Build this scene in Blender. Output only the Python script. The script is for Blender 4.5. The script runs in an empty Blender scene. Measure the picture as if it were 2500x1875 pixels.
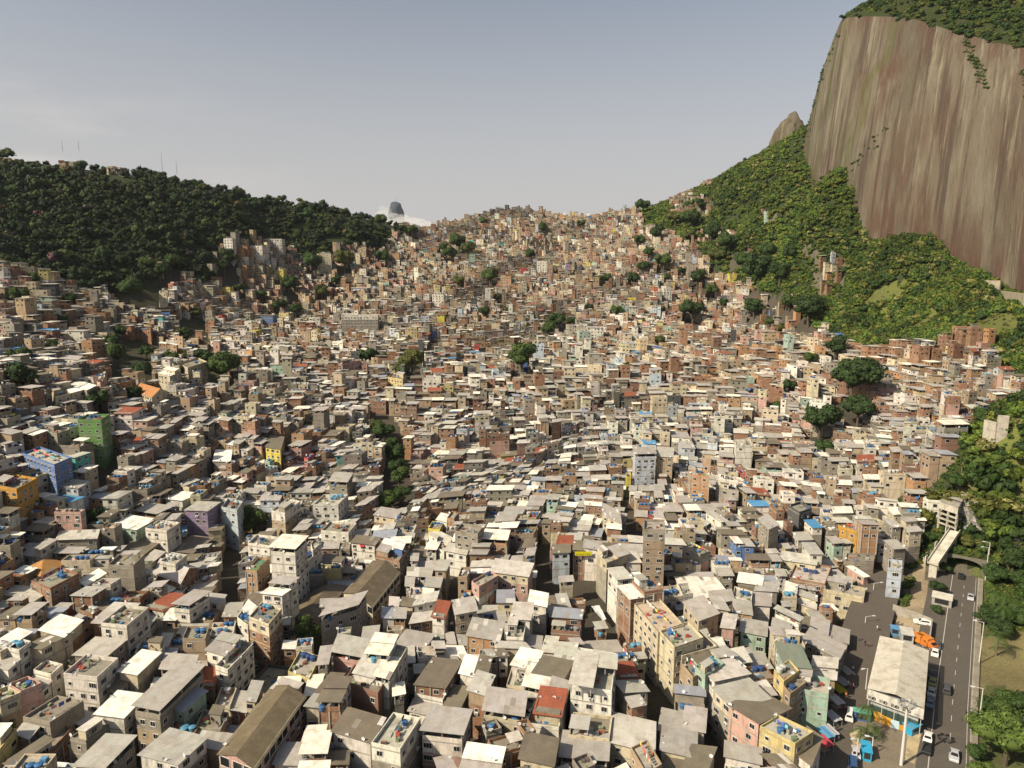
import bpy, bmesh, math, random
import numpy as np
from mathutils import Vector, Matrix

scene = bpy.context.scene
C = scene.collection
R = math.radians

# ---------------------------------------------------------------- camera, sky, sun, exposure
F = 1700.0
PITCH = R(9.5)
CP, SP = math.cos(PITCH), math.sin(PITCH)
CAMZ = 110.0
HAZE = 0.00002
ALB = 0.80
cam_d = bpy.data.cameras.new("camera")
cam = bpy.data.objects.new("camera", cam_d)
C.objects.link(cam)
cam.location = (0, 0, CAMZ)
cam.rotation_euler = (R(90) - PITCH, 0, 0)
cam_d.sensor_width = 36.0
cam_d.lens = 36.0 * F / 2500.0
cam_d.clip_start = 1.0
cam_d.clip_end = 30000.0
scene.camera = cam

SUN_EL = R(40)
SUN_TO = Vector((-0.87, -0.5, 0)).normalized() * math.cos(SUN_EL) + Vector((0, 0, math.sin(SUN_EL)))
world = bpy.data.worlds.new("World")
scene.world = world
world.use_nodes = True
wn = world.node_tree
for n in list(wn.nodes):
    wn.nodes.remove(n)


def wnode(t, **kw):
    n = wn.nodes.new(t)
    for k, v in kw.items():
        setattr(n, k, v)
    return n


w_out = wnode('ShaderNodeOutputWorld')
w_bg = wnode('ShaderNodeBackground')
w_bg.inputs['Strength'].default_value = 0.05
sky = wnode('ShaderNodeTexSky', sky_type='NISHITA')
sky.sun_disc = False
sky.sun_elevation = SUN_EL
sky.sun_rotation = math.atan2(-0.87, -0.5)
sky.altitude = 120
sky.air_density = 1.0
sky.dust_density = 3.2
sky.ozone_density = 1.0
w_hs = wnode('ShaderNodeHueSaturation')
w_hs.inputs['Saturation'].default_value = 0.60
w_hs.inputs['Value'].default_value = 1.5
w_tc = wnode('ShaderNodeTexCoord')
# soft warm cloud bank low in the west (left) and thin veil near the horizon
w_map = wnode('ShaderNodeMapping')
w_map.inputs['Scale'].default_value = (1.6, 1.6, 9.0)
w_noise = wnode('ShaderNodeTexNoise')
w_noise.inputs['Scale'].default_value = 2.2
w_noise.inputs['Detail'].default_value = 7
w_noise.inputs['Roughness'].default_value = 0.55
w_ramp = wnode('ShaderNodeValToRGB')
w_ramp.color_ramp.elements[0].position = 0.50
w_ramp.color_ramp.elements[1].position = 0.72
w_sep = wnode('ShaderNodeSeparateXYZ')
w_hz = wnode('ShaderNodeMapRange')
w_hz.inputs['From Min'].default_value = 0.04
w_hz.inputs['From Max'].default_value = 0.27
w_hz.inputs['To Min'].default_value = 1.0
w_hz.inputs['To Max'].default_value = 0.0
w_lf = wnode('ShaderNodeMapRange')
w_lf.inputs['From Min'].default_value = -0.25
w_lf.inputs['From Max'].default_value = -0.62
w_lf.inputs['To Min'].default_value = 0.0
w_lf.inputs['To Max'].default_value = 1.0
w_m1 = wnode('ShaderNodeMath', operation='MULTIPLY')
w_m2 = wnode('ShaderNodeMath', operation='MULTIPLY')
w_m3 = wnode('ShaderNodeMath', operation='MULTIPLY')
w_m3.inputs[1].default_value = 0.6
w_mix = wnode('ShaderNodeMix', data_type='RGBA')
w_mix.inputs['B'].default_value = (12.5, 11.2, 10.0, 1)
L = wn.links.new
L(sky.outputs[0], w_hs.inputs['Color'])
L(w_tc.outputs['Generated'], w_map.inputs['Vector'])
L(w_map.outputs[0], w_noise.inputs['Vector'])
L(w_noise.outputs[0], w_ramp.inputs[0])
L(w_tc.outputs['Generated'], w_sep.inputs[0])
L(w_sep.outputs['Z'], w_hz.inputs['Value'])
L(w_sep.outputs['X'], w_lf.inputs['Value'])
L(w_ramp.outputs[0], w_m1.inputs[0])
L(w_hz.outputs[0], w_m1.inputs[1])
L(w_m1.outputs[0], w_m2.inputs[0])
L(w_lf.outputs[0], w_m2.inputs[1])
L(w_m2.outputs[0], w_m3.inputs[0])
L(w_m3.outputs[0], w_mix.inputs['Factor'])
w_band = wnode('ShaderNodeMapRange', interpolation_type='SMOOTHSTEP')
w_band.inputs['From Min'].default_value = -0.02
w_band.inputs['From Max'].default_value = 0.43
w_band.inputs['To Min'].default_value = 0.95
w_band.inputs['To Max'].default_value = 0.0
w_mix2 = wnode('ShaderNodeMix', data_type='RGBA')
w_mix2.inputs['B'].default_value = (7.5, 7.2, 7.05, 1)
L(w_sep.outputs['Z'], w_band.inputs['Value'])
L(w_band.outputs[0], w_mix2.inputs['Factor'])
L(w_hs.outputs[0], w_mix2.inputs['A'])
L(w_mix2.outputs['Result'], w_mix.inputs['A'])
L(w_mix.outputs['Result'], w_bg.inputs['Color'])
L(w_bg.outputs[0], w_out.inputs['Surface'])

sun_d = bpy.data.lights.new("sun", 'SUN')
sun_d.energy = 5.0
sun_d.angle = R(0.5)
sun_d.color = (1.0, 0.88, 0.67)
sun_o = bpy.data.objects.new("sun", sun_d)
C.objects.link(sun_o)
sun_o.location = (-200, -100, 400)
sun_o.rotation_euler = (-SUN_TO).to_track_quat('-Z', 'Y').to_euler()

scene.view_settings.view_transform = 'Standard'
scene.view_settings.look = 'None'
scene.view_settings.exposure = 0.64
scene.view_settings.gamma = 1.0
scene.cycles.max_bounces = 5
scene.cycles.diffuse_bounces = 1
scene.cycles.volume_bounces = 1
scene.cycles.volume_max_steps = 64
scene.cycles.glossy_bounces = 2
scene.cycles.transparent_max_bounces = 4

# ---------------------------------------------------------------- projection helpers


def ray(px, py):
    u = (px - 1250.0) / F
    v = (py - 937.5) / F
    return (u, CP - v * SP, -SP - v * CP)


def at_depth(px, py, Z):
    d = ray(px, py)
    return (d[0] * Z, d[1] * Z, d[2] * Z + CAMZ)


def at_height(px, py, z):
    d = ray(px, py)
    k = (z - CAMZ) / d[2]
    return (d[0] * k, d[1] * k, z)


def project(x, y, z):
    z = z - CAMZ
    Z = y * CP - z * SP
    if Z < 1:
        Z = 1
    v = (-z * CP - y * SP) / Z
    return (1250 + F * x / Z, 937.5 + F * v, Z)


# ---------------------------------------------------------------- terrain heights
CTRL = []
for px, py, z in [(-300, 1875, -97), (0, 1875, -98), (600, 1875, -102), (1250, 1875, -103), (1900, 1875, -103), (2500, 1875, -102), (2900, 1875, -101),
                  (0, 1600, -92), (300, 1600, -98), (600, 1600, -102), (1250, 1600, -104), (1900, 1600, -103), (2500, 1600, -102), (2900, 1600, -98),
                  (-300, 1350, -75), (0, 1350, -85), (300, 1350, -94), (600, 1350, -101), (1250, 1350, -104), (1900, 1350, -103), (2300, 1380, -102), (2480, 1400, -100), (2800, 1350, -85),
                  (-300, 1150, -60), (0, 1150, -74), (300, 1150, -82), (600, 1150, -92), (950, 1150, -98), (1250, 1150, -102), (1600, 1150, -101), (1900, 1150, -98), (2300, 1292, -91), (2255, 1290, -94), (2360, 1250, -87), (2285, 1345, -98), (2300, 1150, -84), (2500, 1150, -72), (2800, 1150, -50)]:
    CTRL.append(at_height(px, py, z + CAMZ))
for px, py, Z in [(-300, 1000, 260), (0, 1000, 290), (300, 1000, 330), (600, 1000, 380), (950, 1000, 420), (1250, 1000, 430), (1600, 1000, 430), (1900, 1000, 420), (2200, 1000, 390), (2450, 1000, 350), (2800, 1000, 300),
                  (-300, 860, 330), (0, 860, 370), (300, 860, 450), (600, 860, 520), (870, 860, 580), (1250, 860, 580), (1600, 860, 570), (1900, 860, 540), (2200, 860, 480), (2450, 860, 420), (2800, 860, 350),
                  (-300, 740, 410), (0, 740, 450), (300, 740, 560), (600, 740, 680), (950, 740, 740), (1250, 740, 740), (1600, 740, 710), (1900, 740, 660), (2200, 760, 560), (2480, 760, 440),
                  (-300, 660, 450), (0, 660, 500), (400, 650, 640), (700, 640, 780), (950, 640, 860), (1250, 640, 860), (1600, 640, 820), (1900, 640, 730), (2100, 650, 610), (2240, 612, 570), (2340, 680, 525), (2480, 748, 465),
                  (1080, 575, 1000), (1250, 570, 980), (1600, 570, 940), (1800, 570, 850), (2000, 570, 700), (2090, 560, 635),
                  (980, 570, 1040), (1080, 560, 1060), (1250, 522, 1080), (1400, 540, 1080), (1500, 528, 1080), (1600, 505, 1060), (1700, 465, 1040), (1800, 412, 1000), (1900, 355, 950), (1955, 335, 880),
                  (1900, 480, 850), (2000, 470, 740), (1960, 400, 790),
                  (0, 385, 720), (-250, 340, 680), (300, 425, 760), (550, 475, 820), (800, 515, 900), (950, 548, 960), (1010, 568, 1000),
                  (0, 520, 600), (300, 560, 650), (600, 560, 740), (850, 580, 840), (-300, 500, 560)]:
    CTRL.append(at_depth(px, py, Z))
for px, py, Z in [(0, 385, 720), (-250, 340, 680), (300, 425, 760), (550, 475, 820), (800, 515, 900), (980, 565, 1040), (1080, 560, 1060), (1250, 522, 1080), (1400, 540, 1080), (1600, 505, 1060), (1800, 412, 1000), (1900, 355, 950)]:
    d = ray(px, py)
    zr = d[2] * Z + CAMZ
    CTRL.append((d[0] * (Z + 160), d[1] * (Z + 160), zr - 35))
    CTRL.append((d[0] * (Z + 420), d[1] * (Z + 420), zr - 150))
for p in [(-250, 30, 8), (0, 30, 7), (250, 30, 10), (420, 200, 20), (470, 450, 130), (520, 700, 220), (560, 900, 240), (-1200, 1700, -60), (0, 1900, -80), (1200, 1700, -30), (-700, 500, 160), (800, 600, 200)]:
    CTRL.append(p)
CLIFF_B = [(560, 1080, 60), (420, 950, 80), (352, 870, 108), (318, 795, 114), (309, 715, 82), (312, 656, 47), (333, 602, 17), (348, 552, -6), (360, 492, -30), (374, 390, -45), (388, 220, -60)]
for _x, _y, _z in CLIFF_B[3:9]:
    CTRL.append((_x - 4, _y, _z + CAMZ + 3))
    CTRL.append((_x + 22, _y + 6, _z + CAMZ + 14))
for _px, _py, _Z in ((2058, 438, 655), (2029, 423, 672), (1984, 395, 735), (2075, 480, 645)):
    CTRL.append(at_depth(_px, _py, _Z))
CTRL = np.array(CTRL)


def tps_kernel(a, b):
    d2 = ((a[:, None, :] - b[None, :, :]) ** 2).sum(-1)
    return 0.5 * d2 * np.log(d2 + 1e-6)


_S = 500.0
_pts = CTRL[:, :2] / _S
_n = len(_pts)
_K = tps_kernel(_pts, _pts) + np.eye(_n) * 0.0004
_P = np.c_[np.ones(_n), _pts]
_A = np.zeros((_n + 3, _n + 3))
_A[:_n, :_n] = _K
_A[:_n, _n:] = _P
_A[_n:, :_n] = _P.T
_w = np.linalg.solve(_A, np.r_[CTRL[:, 2], 0, 0, 0])


def tps(xy):
    q = xy / _S
    out = np.empty(len(q))
    for i in range(0, len(q), 20000):
        s = q[i:i + 20000]
        out[i:i + 20000] = tps_kernel(s, _pts) @ _w[:_n] + np.c_[np.ones(len(s)), s] @ _w[_n:]
    return out


GX0, GY0, GS = -1100.0, 20.0, 5.0
GNX, GNY = 441, 340
_gx, _gy = np.meshgrid(GX0 + GS * np.arange(GNX), GY0 + GS * np.arange(GNY), indexing='ij')
GZ = tps(np.c_[_gx.ravel(), _gy.ravel()]).reshape(GNX, GNY)
# the road runs level in a shallow cut towards the tunnel
ROAD_Z = CAMZ - 102.3
road_px = [(2310, 1960), (2325, 1720), (2345, 1513), (2357, 1403)]
ROAD = [np.array(at_height(a, b, ROAD_Z)[:2]) for a, b in road_px]
_d = (ROAD[0] - ROAD[1])
ROAD = [ROAD[0] + _d * 1.2] + ROAD
ROAD_DIR = (ROAD[-1] - ROAD[1]) / np.linalg.norm(ROAD[-1] - ROAD[1])
ROAD_N = np.array([ROAD_DIR[1], -ROAD_DIR[0]])   # to the right of travel
PORTAL = ROAD[-1]


def seg_dist(x, y, a, b):
    ab = b - a
    t = np.clip(((x - a[0]) * ab[0] + (y - a[1]) * ab[1]) / (ab @ ab), 0, 1)
    return np.hypot(x - a[0] - t * ab[0], y - a[1] - t * ab[1])


_rd = np.full(GZ.shape, 1e9)
for a, b in zip(ROAD[:-1], ROAD[1:]):
    _rd = np.minimum(_rd, seg_dist(_gx, _gy, a, b))
_along = (_gx - PORTAL[0]) * ROAD_DIR[0] + (_gy - PORTAL[1]) * ROAD_DIR[1]
_side = (_gx - PORTAL[0]) * ROAD_N[0] + (_gy - PORTAL[1]) * ROAD_N[1]
_w8 = np.clip((30 - _rd) / 16, 0, 1) * (_along < 1)
GZ = GZ * (1 - _w8) + (ROAD_Z - 0.35) * _w8
# hill over the tunnel
_hill = 20 * np.exp(-((_side - 12) / 34) ** 2) * np.clip((_along - 9) / 22, 0, 1) * np.exp(-(np.maximum(_along - 25, 0) / 60) ** 2)
GZ = GZ + _hill * (_along > -1)


def ground(x, y):
    fx = (x - GX0) / GS
    fy = (y - GY0) / GS
    i = int(min(max(fx, 0), GNX - 2))
    j = int(min(max(fy, 0), GNY - 2))
    a, b = min(max(fx - i, 0), 1), min(max(fy - j, 0), 1)
    return float((GZ[i, j] * (1 - a) + GZ[i + 1, j] * a) * (1 - b) + (GZ[i, j + 1] * (1 - a) + GZ[i + 1, j + 1] * a) * b)


def ground_np(x, y):
    fx = (x - GX0) / GS
    fy = (y - GY0) / GS
    i = np.clip(fx.astype(int), 0, GNX - 2)
    j = np.clip(fy.astype(int), 0, GNY - 2)
    a, b = np.clip(fx - i, 0, 1), np.clip(fy - j, 0, 1)
    return (GZ[i, j] * (1 - a) + GZ[i + 1, j] * a) * (1 - b) + (GZ[i, j + 1] * (1 - a) + GZ[i + 1, j + 1] * a) * b


def on_ground(px, py, h=0.0):
    """the point h above the terrain that the photograph shows at this pixel"""
    d = ray(px, py)
    Z = 60.0
    prev = Z
    while Z < 2500:
        z = d[2] * Z + CAMZ
        if z <= ground(d[0] * Z, d[1] * Z) + h:
            lo, hi = prev, Z
            for _ in range(18):
                m = (lo + hi) / 2
                if d[2] * m + CAMZ <= ground(d[0] * m, d[1] * m) + h:
                    hi = m
                else:
                    lo = m
            return (d[0] * hi, d[1] * hi, d[2] * hi + CAMZ)
        prev = Z
        Z += 4
    return (d[0] * 1100, d[1] * 1100, d[2] * 1100 + CAMZ)


def in_poly(x, y, poly):
    inside = False
    j = len(poly) - 1
    for i in range(len(poly)):
        xi, yi = poly[i]
        xj, yj = poly[j]
        if (yi > y) != (yj > y) and x < (xj - xi) * (y - yi) / (yj - yi) + xi:
            inside = not inside
        j = i
    return inside


def in_poly_np(x, y, poly):
    inside = np.zeros(x.shape, bool)
    j = len(poly) - 1
    for i in range(len(poly)):
        xi, yi = poly[i]
        xj, yj = poly[j]
        c = ((yi > y) != (yj > y)) & (x < (xj - xi) * (y - yi) / ((yj - yi) if yj != yi else 1e-9) + xi)
        inside ^= c
        j = i
    return inside


def project_np(x, y, z):
    z = z - CAMZ
    Z = np.maximum(y * CP - z * SP, 1)
    return 1250 + F * x / Z, 937.5 + F * (-z * CP - y * SP) / Z, Z


# ---------------------------------------------------------------- materials
MATS = {}


def material(name, rough=0.8, stain=0.25, scale=0.35, streak=1.0, bump=None, metal=0.0, color=None, spec=0.3, tint=(0.12, 0.10, 0.075), fine=0.0):
    m = bpy.data.materials.new(name)
    m.use_nodes = True
    t = m.node_tree
    b = t.nodes['Principled BSDF']
    b.inputs['Roughness'].default_value = rough
    b.inputs['Metallic'].default_value = metal
    b.inputs['Specular IOR Level'].default_value = spec
    lk = t.links.new
    if color is None:
        a = t.nodes.new('ShaderNodeAttribute')
        a.attribute_name = 'Col'
        src = a.outputs['Color']
    else:
        rgb = t.nodes.new('ShaderNodeRGB')
        rgb.outputs[0].default_value = (*color, 1)
        src = rgb.outputs[0]
    g = t.nodes.new('ShaderNodeNewGeometry')
    if stain > 0:
        mp = t.nodes.new('ShaderNodeMapping')
        mp.inputs['Scale'].default_value = (1, 1, 1 / streak)
        lk(g.outputs['Position'], mp.inputs['Vector'])
        n = t.nodes.new('ShaderNodeTexNoise')
        n.inputs['Scale'].default_value = scale
        n.inputs['Detail'].default_value = 9
        n.inputs['Roughness'].default_value = 0.7
        lk(mp.outputs[0], n.inputs['Vector'])
        r = t.nodes.new('ShaderNodeMapRange')
        r.inputs['From Min'].default_value = 0.47
        r.inputs['From Max'].default_value = 0.66
        r.inputs['To Min'].default_value = 0.0
        r.inputs['To Max'].default_value = stain
        lk(n.outputs[0], r.inputs['Value'])
        mx = t.nodes.new('ShaderNodeMix')
        mx.data_type = 'RGBA'
        mx.inputs['B'].default_value = (*tint, 1)
        lk(r.outputs[0], mx.inputs['Factor'])
        lk(src, mx.inputs['A'])
        src = mx.outputs['Result']
    if fine > 0:
        n2 = t.nodes.new('ShaderNodeTexNoise')
        n2.inputs['Scale'].default_value = 2.4
        n2.inputs['Detail'].default_value = 4
        lk(g.outputs['Position'], n2.inputs['Vector'])
        r2 = t.nodes.new('ShaderNodeMapRange')
        r2.inputs['From Min'].default_value = 0.3
        r2.inputs['From Max'].default_value = 0.7
        r2.inputs['To Min'].default_value = 1 - fine
        r2.inputs['To Max'].default_value = 1 + fine
        lk(n2.outputs[0], r2.inputs['Value'])
        vm = t.nodes.new('ShaderNodeVectorMath')
        vm.operation = 'SCALE'
        lk(src, vm.inputs[0])
        lk(r2.outputs[0], vm.inputs['Scale'])
        src = vm.outputs[0]
    lk(src, b.inputs['Base Color'])
    if bump:
        n3 = t.nodes.new('ShaderNodeTexNoise')
        n3.inputs['Scale'].default_value = bump[0]
        n3.inputs['Detail'].default_value = 5
        lk(g.outputs['Position'], n3.inputs['Vector'])
        bp = t.nodes.new('ShaderNodeBump')
        bp.inputs['Strength'].default_value = bump[1]
        bp.inputs['Distance'].default_value = bump[2]
        lk(n3.outputs[0], bp.inputs['Height'])
        lk(bp.outputs[0], b.inputs['Normal'])
    MATS[name] = m
    return m


material('plaster', 0.9, 0.66, 0.6, 3.2, spec=0.15, fine=0.08)
material('brickwork', 0.95, 0.35, 0.5, 1.0, spec=0.1, tint=(0.42, 0.36, 0.28), fine=0.14)
material('concrete', 0.92, 0.55, 0.35, 1.0, spec=0.15, tint=(0.09, 0.08, 0.06), fine=0.12)
material('sheeting', 0.6, 0.5, 0.42, 1.0, spec=0.35, tint=(0.20, 0.16, 0.11), fine=0.09)
material('clay_tile', 0.9, 0.35, 0.6, 1.0, spec=0.15, tint=(0.10, 0.06, 0.04), fine=0.22)
material('dark_glass', 0.25, 0.0, spec=0.5)
material('plastic', 0.5, 0.15, 0.8, 1.0, spec=0.4)
material('metal', 0.5, 0.1, 0.8, 1.0, spec=0.5)
material('paint', 0.28, 0.0, spec=0.6)
material('leaves', 0.75, 0.0, spec=0.2, fine=0.0)
material('bark', 0.95, 0.3, 1.2, 3.0, spec=0.1)
material('cloth', 0.95, 0.0, spec=0.1)
material('skin', 0.7, 0.0, spec=0.3)
material('asphalt', 0.9, 0.45, 0.12, 1.0, spec=0.2, tint=(0.10, 0.085, 0.07), fine=0.12)
material('soil', 0.97, 0.5, 0.09, 1.0, spec=0.1, tint=(0.05, 0.045, 0.03), fine=0.25)


# ---------------------------------------------------------------- mesh builder
class MB:
    __slots__ = ('v', 'f', 'm', 'c')

    def __init__(s):
        s.v = []
        s.f = []
        s.m = []
        s.c = []

    def face(s, pts, mat, col):
        n = len(s.v)
        s.v.extend(pts)
        s.f.append(tuple(range(n, n + len(pts))))
        s.m.append(mat)
        s.c.append(col)

    def prism(s, poly, z0, z1, mat, col, top=True, topmat=None, topcol=None, bottom=False):
        """poly: CCW (x,y) list; z0/z1 numbers or per-corner lists"""
        k = len(poly)
        a = z0 if isinstance(z0, (list, tuple)) else [z0] * k
        b = z1 if isinstance(z1, (list, tuple)) else [z1] * k
        n = len(s.v)
        s.v.extend([(p[0], p[1], a[i]) for i, p in enumerate(poly)])
        s.v.extend([(p[0], p[1], b[i]) for i, p in enumerate(poly)])
        for i in range(k):
            j = (i + 1) % k
            s.f.append((n + i, n + j, n + k + j, n + k + i))
            s.m.append(mat)
            s.c.append(col)
        if top:
            s.f.append(tuple(range(n + k, n + 2 * k)))
            s.m.append(topmat or mat)
            s.c.append(topcol or col)
        if bottom:
            s.f.append(tuple(range(n + k - 1, n - 1, -1)))
            s.m.append(topmat or mat)
            s.c.append(topcol or col)

    def box(s, x0, y0, z0, x1, y1, z1, mat, col, bottom=True):
        s.prism([(x0, y0), (x1, y0), (x1, y1), (x0, y1)], z0, z1, mat, col, bottom=bottom)

    def tube(s, p0, p1, r0, r1, mat, col, n=8, cap=True):
        p0, p1 = Vector(p0), Vector(p1)
        d = (p1 - p0).normalized()
        a = d.orthogonal().normalized()
        b = d.cross(a)
        k = len(s.v)
        for p, r in ((p0, r0), (p1, r1)):
            for i in range(n):
                t = 2 * math.pi * i / n
                s.v.append(tuple(p + (a * math.cos(t) + b * math.sin(t)) * r))
        for i in range(n):
            j = (i + 1) % n
            s.f.append((k + i, k + j, k + n + j, k + n + i))
            s.m.append(mat)
            s.c.append(col)
        if cap:
            s.f.append(tuple(range(k + n, k + 2 * n)))
            s.m.append(mat)
            s.c.append(col)
            s.f.append(tuple(range(k + n - 1, k - 1, -1)))
            s.m.append(mat)
            s.c.append(col)

    def mesh(s, name):
        me = bpy.data.meshes.new(name)
        me.from_pydata(s.v, [], s.f)
        used = []
        idx = {}
        for m in s.m:
            if m not in idx:
                idx[m] = len(used)
                used.append(m)
                me.materials.append(MATS[m])
        if len(used) > 1:
            me.polygons.foreach_set('material_index', np.array([idx[m] for m in s.m], np.int32))
        at = me.attributes.new('Col', 'FLOAT_COLOR', 'FACE')
        arr = np.ones((len(s.f), 4), np.float32)
        arr[:, :3] = np.array(s.c, np.float32) * ALB
        at.data.foreach_set('color', arr.ravel())
        return me

    def build(s, name, parent=None, loc=None):
        if not s.f:
            return None
        if loc is not None:
            lx, ly, lz = loc
            s.v = [(x - lx, y - ly, z - lz) for x, y, z in s.v]
        o = bpy.data.objects.new(name, s.mesh(name))
        C.objects.link(o)
        if parent is not None:
            o.parent = parent
        elif loc is not None:
            o.location = loc
        return o


def link(name, data, parent=None, loc=(0, 0, 0), rz=0.0, sc=None, rot=None):
    o = bpy.data.objects.new(name, data)
    C.objects.link(o)
    o.parent = parent
    o.location = loc
    o.rotation_euler = rot if rot else (0, 0, rz)
    if sc is not None:
        o.scale = sc if isinstance(sc, tuple) else (sc, sc, sc)
    return o


def tag(o, label=None, cat=None, group=None, kind=None):
    if label:
        o['label'] = label
    if cat:
        o['category'] = cat
    if group:
        o['group'] = group
    if kind:
        o['kind'] = kind
    return o


def np_mesh(name, verts, faces, mat, cols, smooth=False):
    """verts (n,3), faces (m,k) all the same k, cols (m,3)"""
    me = bpy.data.meshes.new(name)
    m, k = faces.shape
    me.vertices.add(len(verts))
    me.vertices.foreach_set('co', np.asarray(verts, np.float32).ravel())
    me.loops.add(m * k)
    me.loops.foreach_set('vertex_index', faces.astype(np.int32).ravel())
    me.polygons.add(m)
    me.polygons.foreach_set('loop_start', np.arange(0, m * k, k, dtype=np.int32))
    me.update(calc_edges=True)
    me.materials.append(MATS[mat] if isinstance(mat, str) else mat)
    at = me.attributes.new('Col', 'FLOAT_COLOR', 'FACE')
    arr = np.ones((m, 4), np.float32)
    arr[:, :3] = cols * ALB
    at.data.foreach_set('color', arr.ravel())
    if smooth:
        me.polygons.foreach_set('use_smooth', np.ones(m, bool))
    return me


def vary(c, rng, a=0.12):
    k = 1 + rng.uniform(-a, a)
    return tuple(max(0.004, min(0.9, x * k * (1 + rng.uniform(-a, a) * 0.25))) for x in c)

# ---------------------------------------------------------------- zones (drawn on the photograph, used on the ground they show)
FAV = [(-400, 620), (0, 650), (100, 690), (200, 715), (310, 720), (340, 690), (430, 665), (500, 700), (545, 600), (600, 580), (715, 612), (760, 650), (800, 620), (860, 605), (930, 620), (960, 585), (985, 550),
       (1080, 525), (1250, 490), (1400, 505), (1500, 495), (1560, 500), (1570, 555), (1640, 580), (1700, 612), (1740, 662), (1790, 690), (1860, 715), (1935, 722), (1955, 765), (2010, 818), (2060, 850), (2120, 885), (2180, 865), (2260, 850),
       (2390, 822), (2430, 850), (2440, 900), (2490, 950), (2500, 975), (2420, 1010), (2390, 1030), (2330, 1090), (2290, 1150), (2275, 1250), (2230, 1330), (2190, 1380), (2140, 1400), (2090, 1500), (2015, 1875), (2000, 2100), (-700, 2100), (-700, 640)]
RIDGES = [[(-60, 352), (40, 350), (90, 362), (200, 375), (262, 372), (262, 392), (225, 412), (160, 412), (110, 392), (0, 385), (-60, 380)],
          [(258, 400), (300, 395), (335, 398), (335, 418), (300, 432), (262, 425)],
          [(395, 405), (520, 420), (640, 452), (760, 478), (850, 495), (930, 520), (1010, 545), (1000, 560), (900, 528), (760, 496), (600, 462), (400, 422)],
          [(1630, 480), (1700, 470), (1745, 500), (1720, 538), (1640, 540)], [(1690, 560), (1760, 560), (1800, 580), (1760, 600), (1690, 592)], [(1775, 615), (1840, 615), (1845, 660), (1780, 660)],
          [(1860, 520), (1890, 510), (1895, 545), (1860, 550)], [(1985, 640), (2065, 640), (2065, 700), (2040, 735), (1985, 720)], [(1960, 600), (1995, 590), (2000, 625), (1965, 640)], [(1690, 440), (1730, 430), (1740, 455), (1700, 462)]]
CLEARINGS = [[(250, 850), (330, 830), (400, 850), (370, 940), (270, 960)], [(480, 880), (560, 880), (570, 950), (500, 970)],
             [(425, 780), (500, 780), (520, 840), (450, 850)], [(200, 690), (400, 690), (400, 760), (330, 770)]]
STREETS = [([(1320, 1480), (1325, 1410), (1330, 1335)], 4.0), ([(1520, 1230), (1535, 1270), (1548, 1345)], 4.0),
           ([(1604, 1640), (1604, 1740), (1608, 1900)], 4.2), ([(1880, 1500), (1877, 1560), (1872, 1625)], 4.0),
           ([(575, 1320), (565, 1400), (555, 1545)], 5.0), ([(928, 1020), (950, 1065), (966, 1150), (976, 1260)], 12.0),
           ([(1007, 945), (1013, 900), (1038, 880), (1070, 830)], 9.0), ([(880, 1600), (950, 1500), (985, 1430)], 5.0),
           ([(650, 1640), (760, 1600), (1000, 1590), (1125, 1575)], 4.5), ([(1130, 1400), (1100, 1500), (1105, 1570)], 4.0),
           ([(1330, 1470), (1440, 1420), (1460, 1560), (1600, 1650)], 5.5), ([(1640, 1680), (1700, 1760), (1790, 1875)], 4.5),
           ([(2140, 1400), (2090, 1520), (2050, 1650), (1990, 1900)], 9.0), ([(290, 1110), (270, 1150), (240, 1240)], 4.0)]
STREETS = [([np.array(on_ground(*p)[:2]) for p in pl], w) for pl, w in STREETS]
SAND = [(2250, 1340), (2262, 1345), (2262, 1440), (2275, 1480), (2300, 1500), (2310, 1530), (2240, 1545), (2170, 1510), (2190, 1490), (2225, 1470), (2230, 1400)]
BARE = [(2350, 1120), (2420, 1150), (2520, 1230), (2520, 1320), (2430, 1318), (2345, 1310), (2335, 1200)]
FIELD = [(2378, 1560), (2500, 1540), (2700, 1560), (2700, 1705), (2500, 1700), (2440, 1668), (2372, 1690)]
GRASS = [(2160, 850), (2100, 760), (2140, 700), (2250, 660), (2330, 690), (2420, 720), (2520, 780), (2700, 860), (2700, 1250), (2420, 1300), (2330, 1180), (2400, 1020), (2500, 960), (2430, 830), (2300, 840)]

rngT = np.random.default_rng(5)


def value_noise(x, y, s, seed=0):
    x = x / s + 1000
    y = y / s + 1000
    xi, yi = np.floor(x).astype(np.int64), np.floor(y).astype(np.int64)
    fx, fy = x - xi, y - yi
    fx, fy = fx * fx * (3 - 2 * fx), fy * fy * (3 - 2 * fy)

    def h(a, b):
        k = (a * 374761393 + b * 668265263 + seed * 1442695041) & 0xffffffff
        k = ((k ^ (k >> 13)) * 1274126177) & 0xffffffff
        return ((k ^ (k >> 16)) & 0xffff) / 65535.0
    return (h(xi, yi) * (1 - fx) + h(xi + 1, yi) * fx) * (1 - fy) + (h(xi, yi + 1) * (1 - fx) + h(xi + 1, yi + 1) * fx) * fy


# ground sheet: a fan of quads that reaches past every ridge
NR, NC = 330, 380
_rows = 62 * (2000 / 62) ** (np.arange(NR) / (NR - 1))
_cols = np.linspace(-1.2, 1.2, NC)
TX = _rows[:, None] * _cols[None, :]
TY = np.repeat(_rows[:, None], NC, 1)
TX[0] *= 2.0
TZ = ground_np(TX, TY)
# horizon test per column for what the ridges hide
_el = (TZ - CAMZ) / np.hypot(TX, TY)
_run = np.maximum.accumulate(_el, 0)


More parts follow.
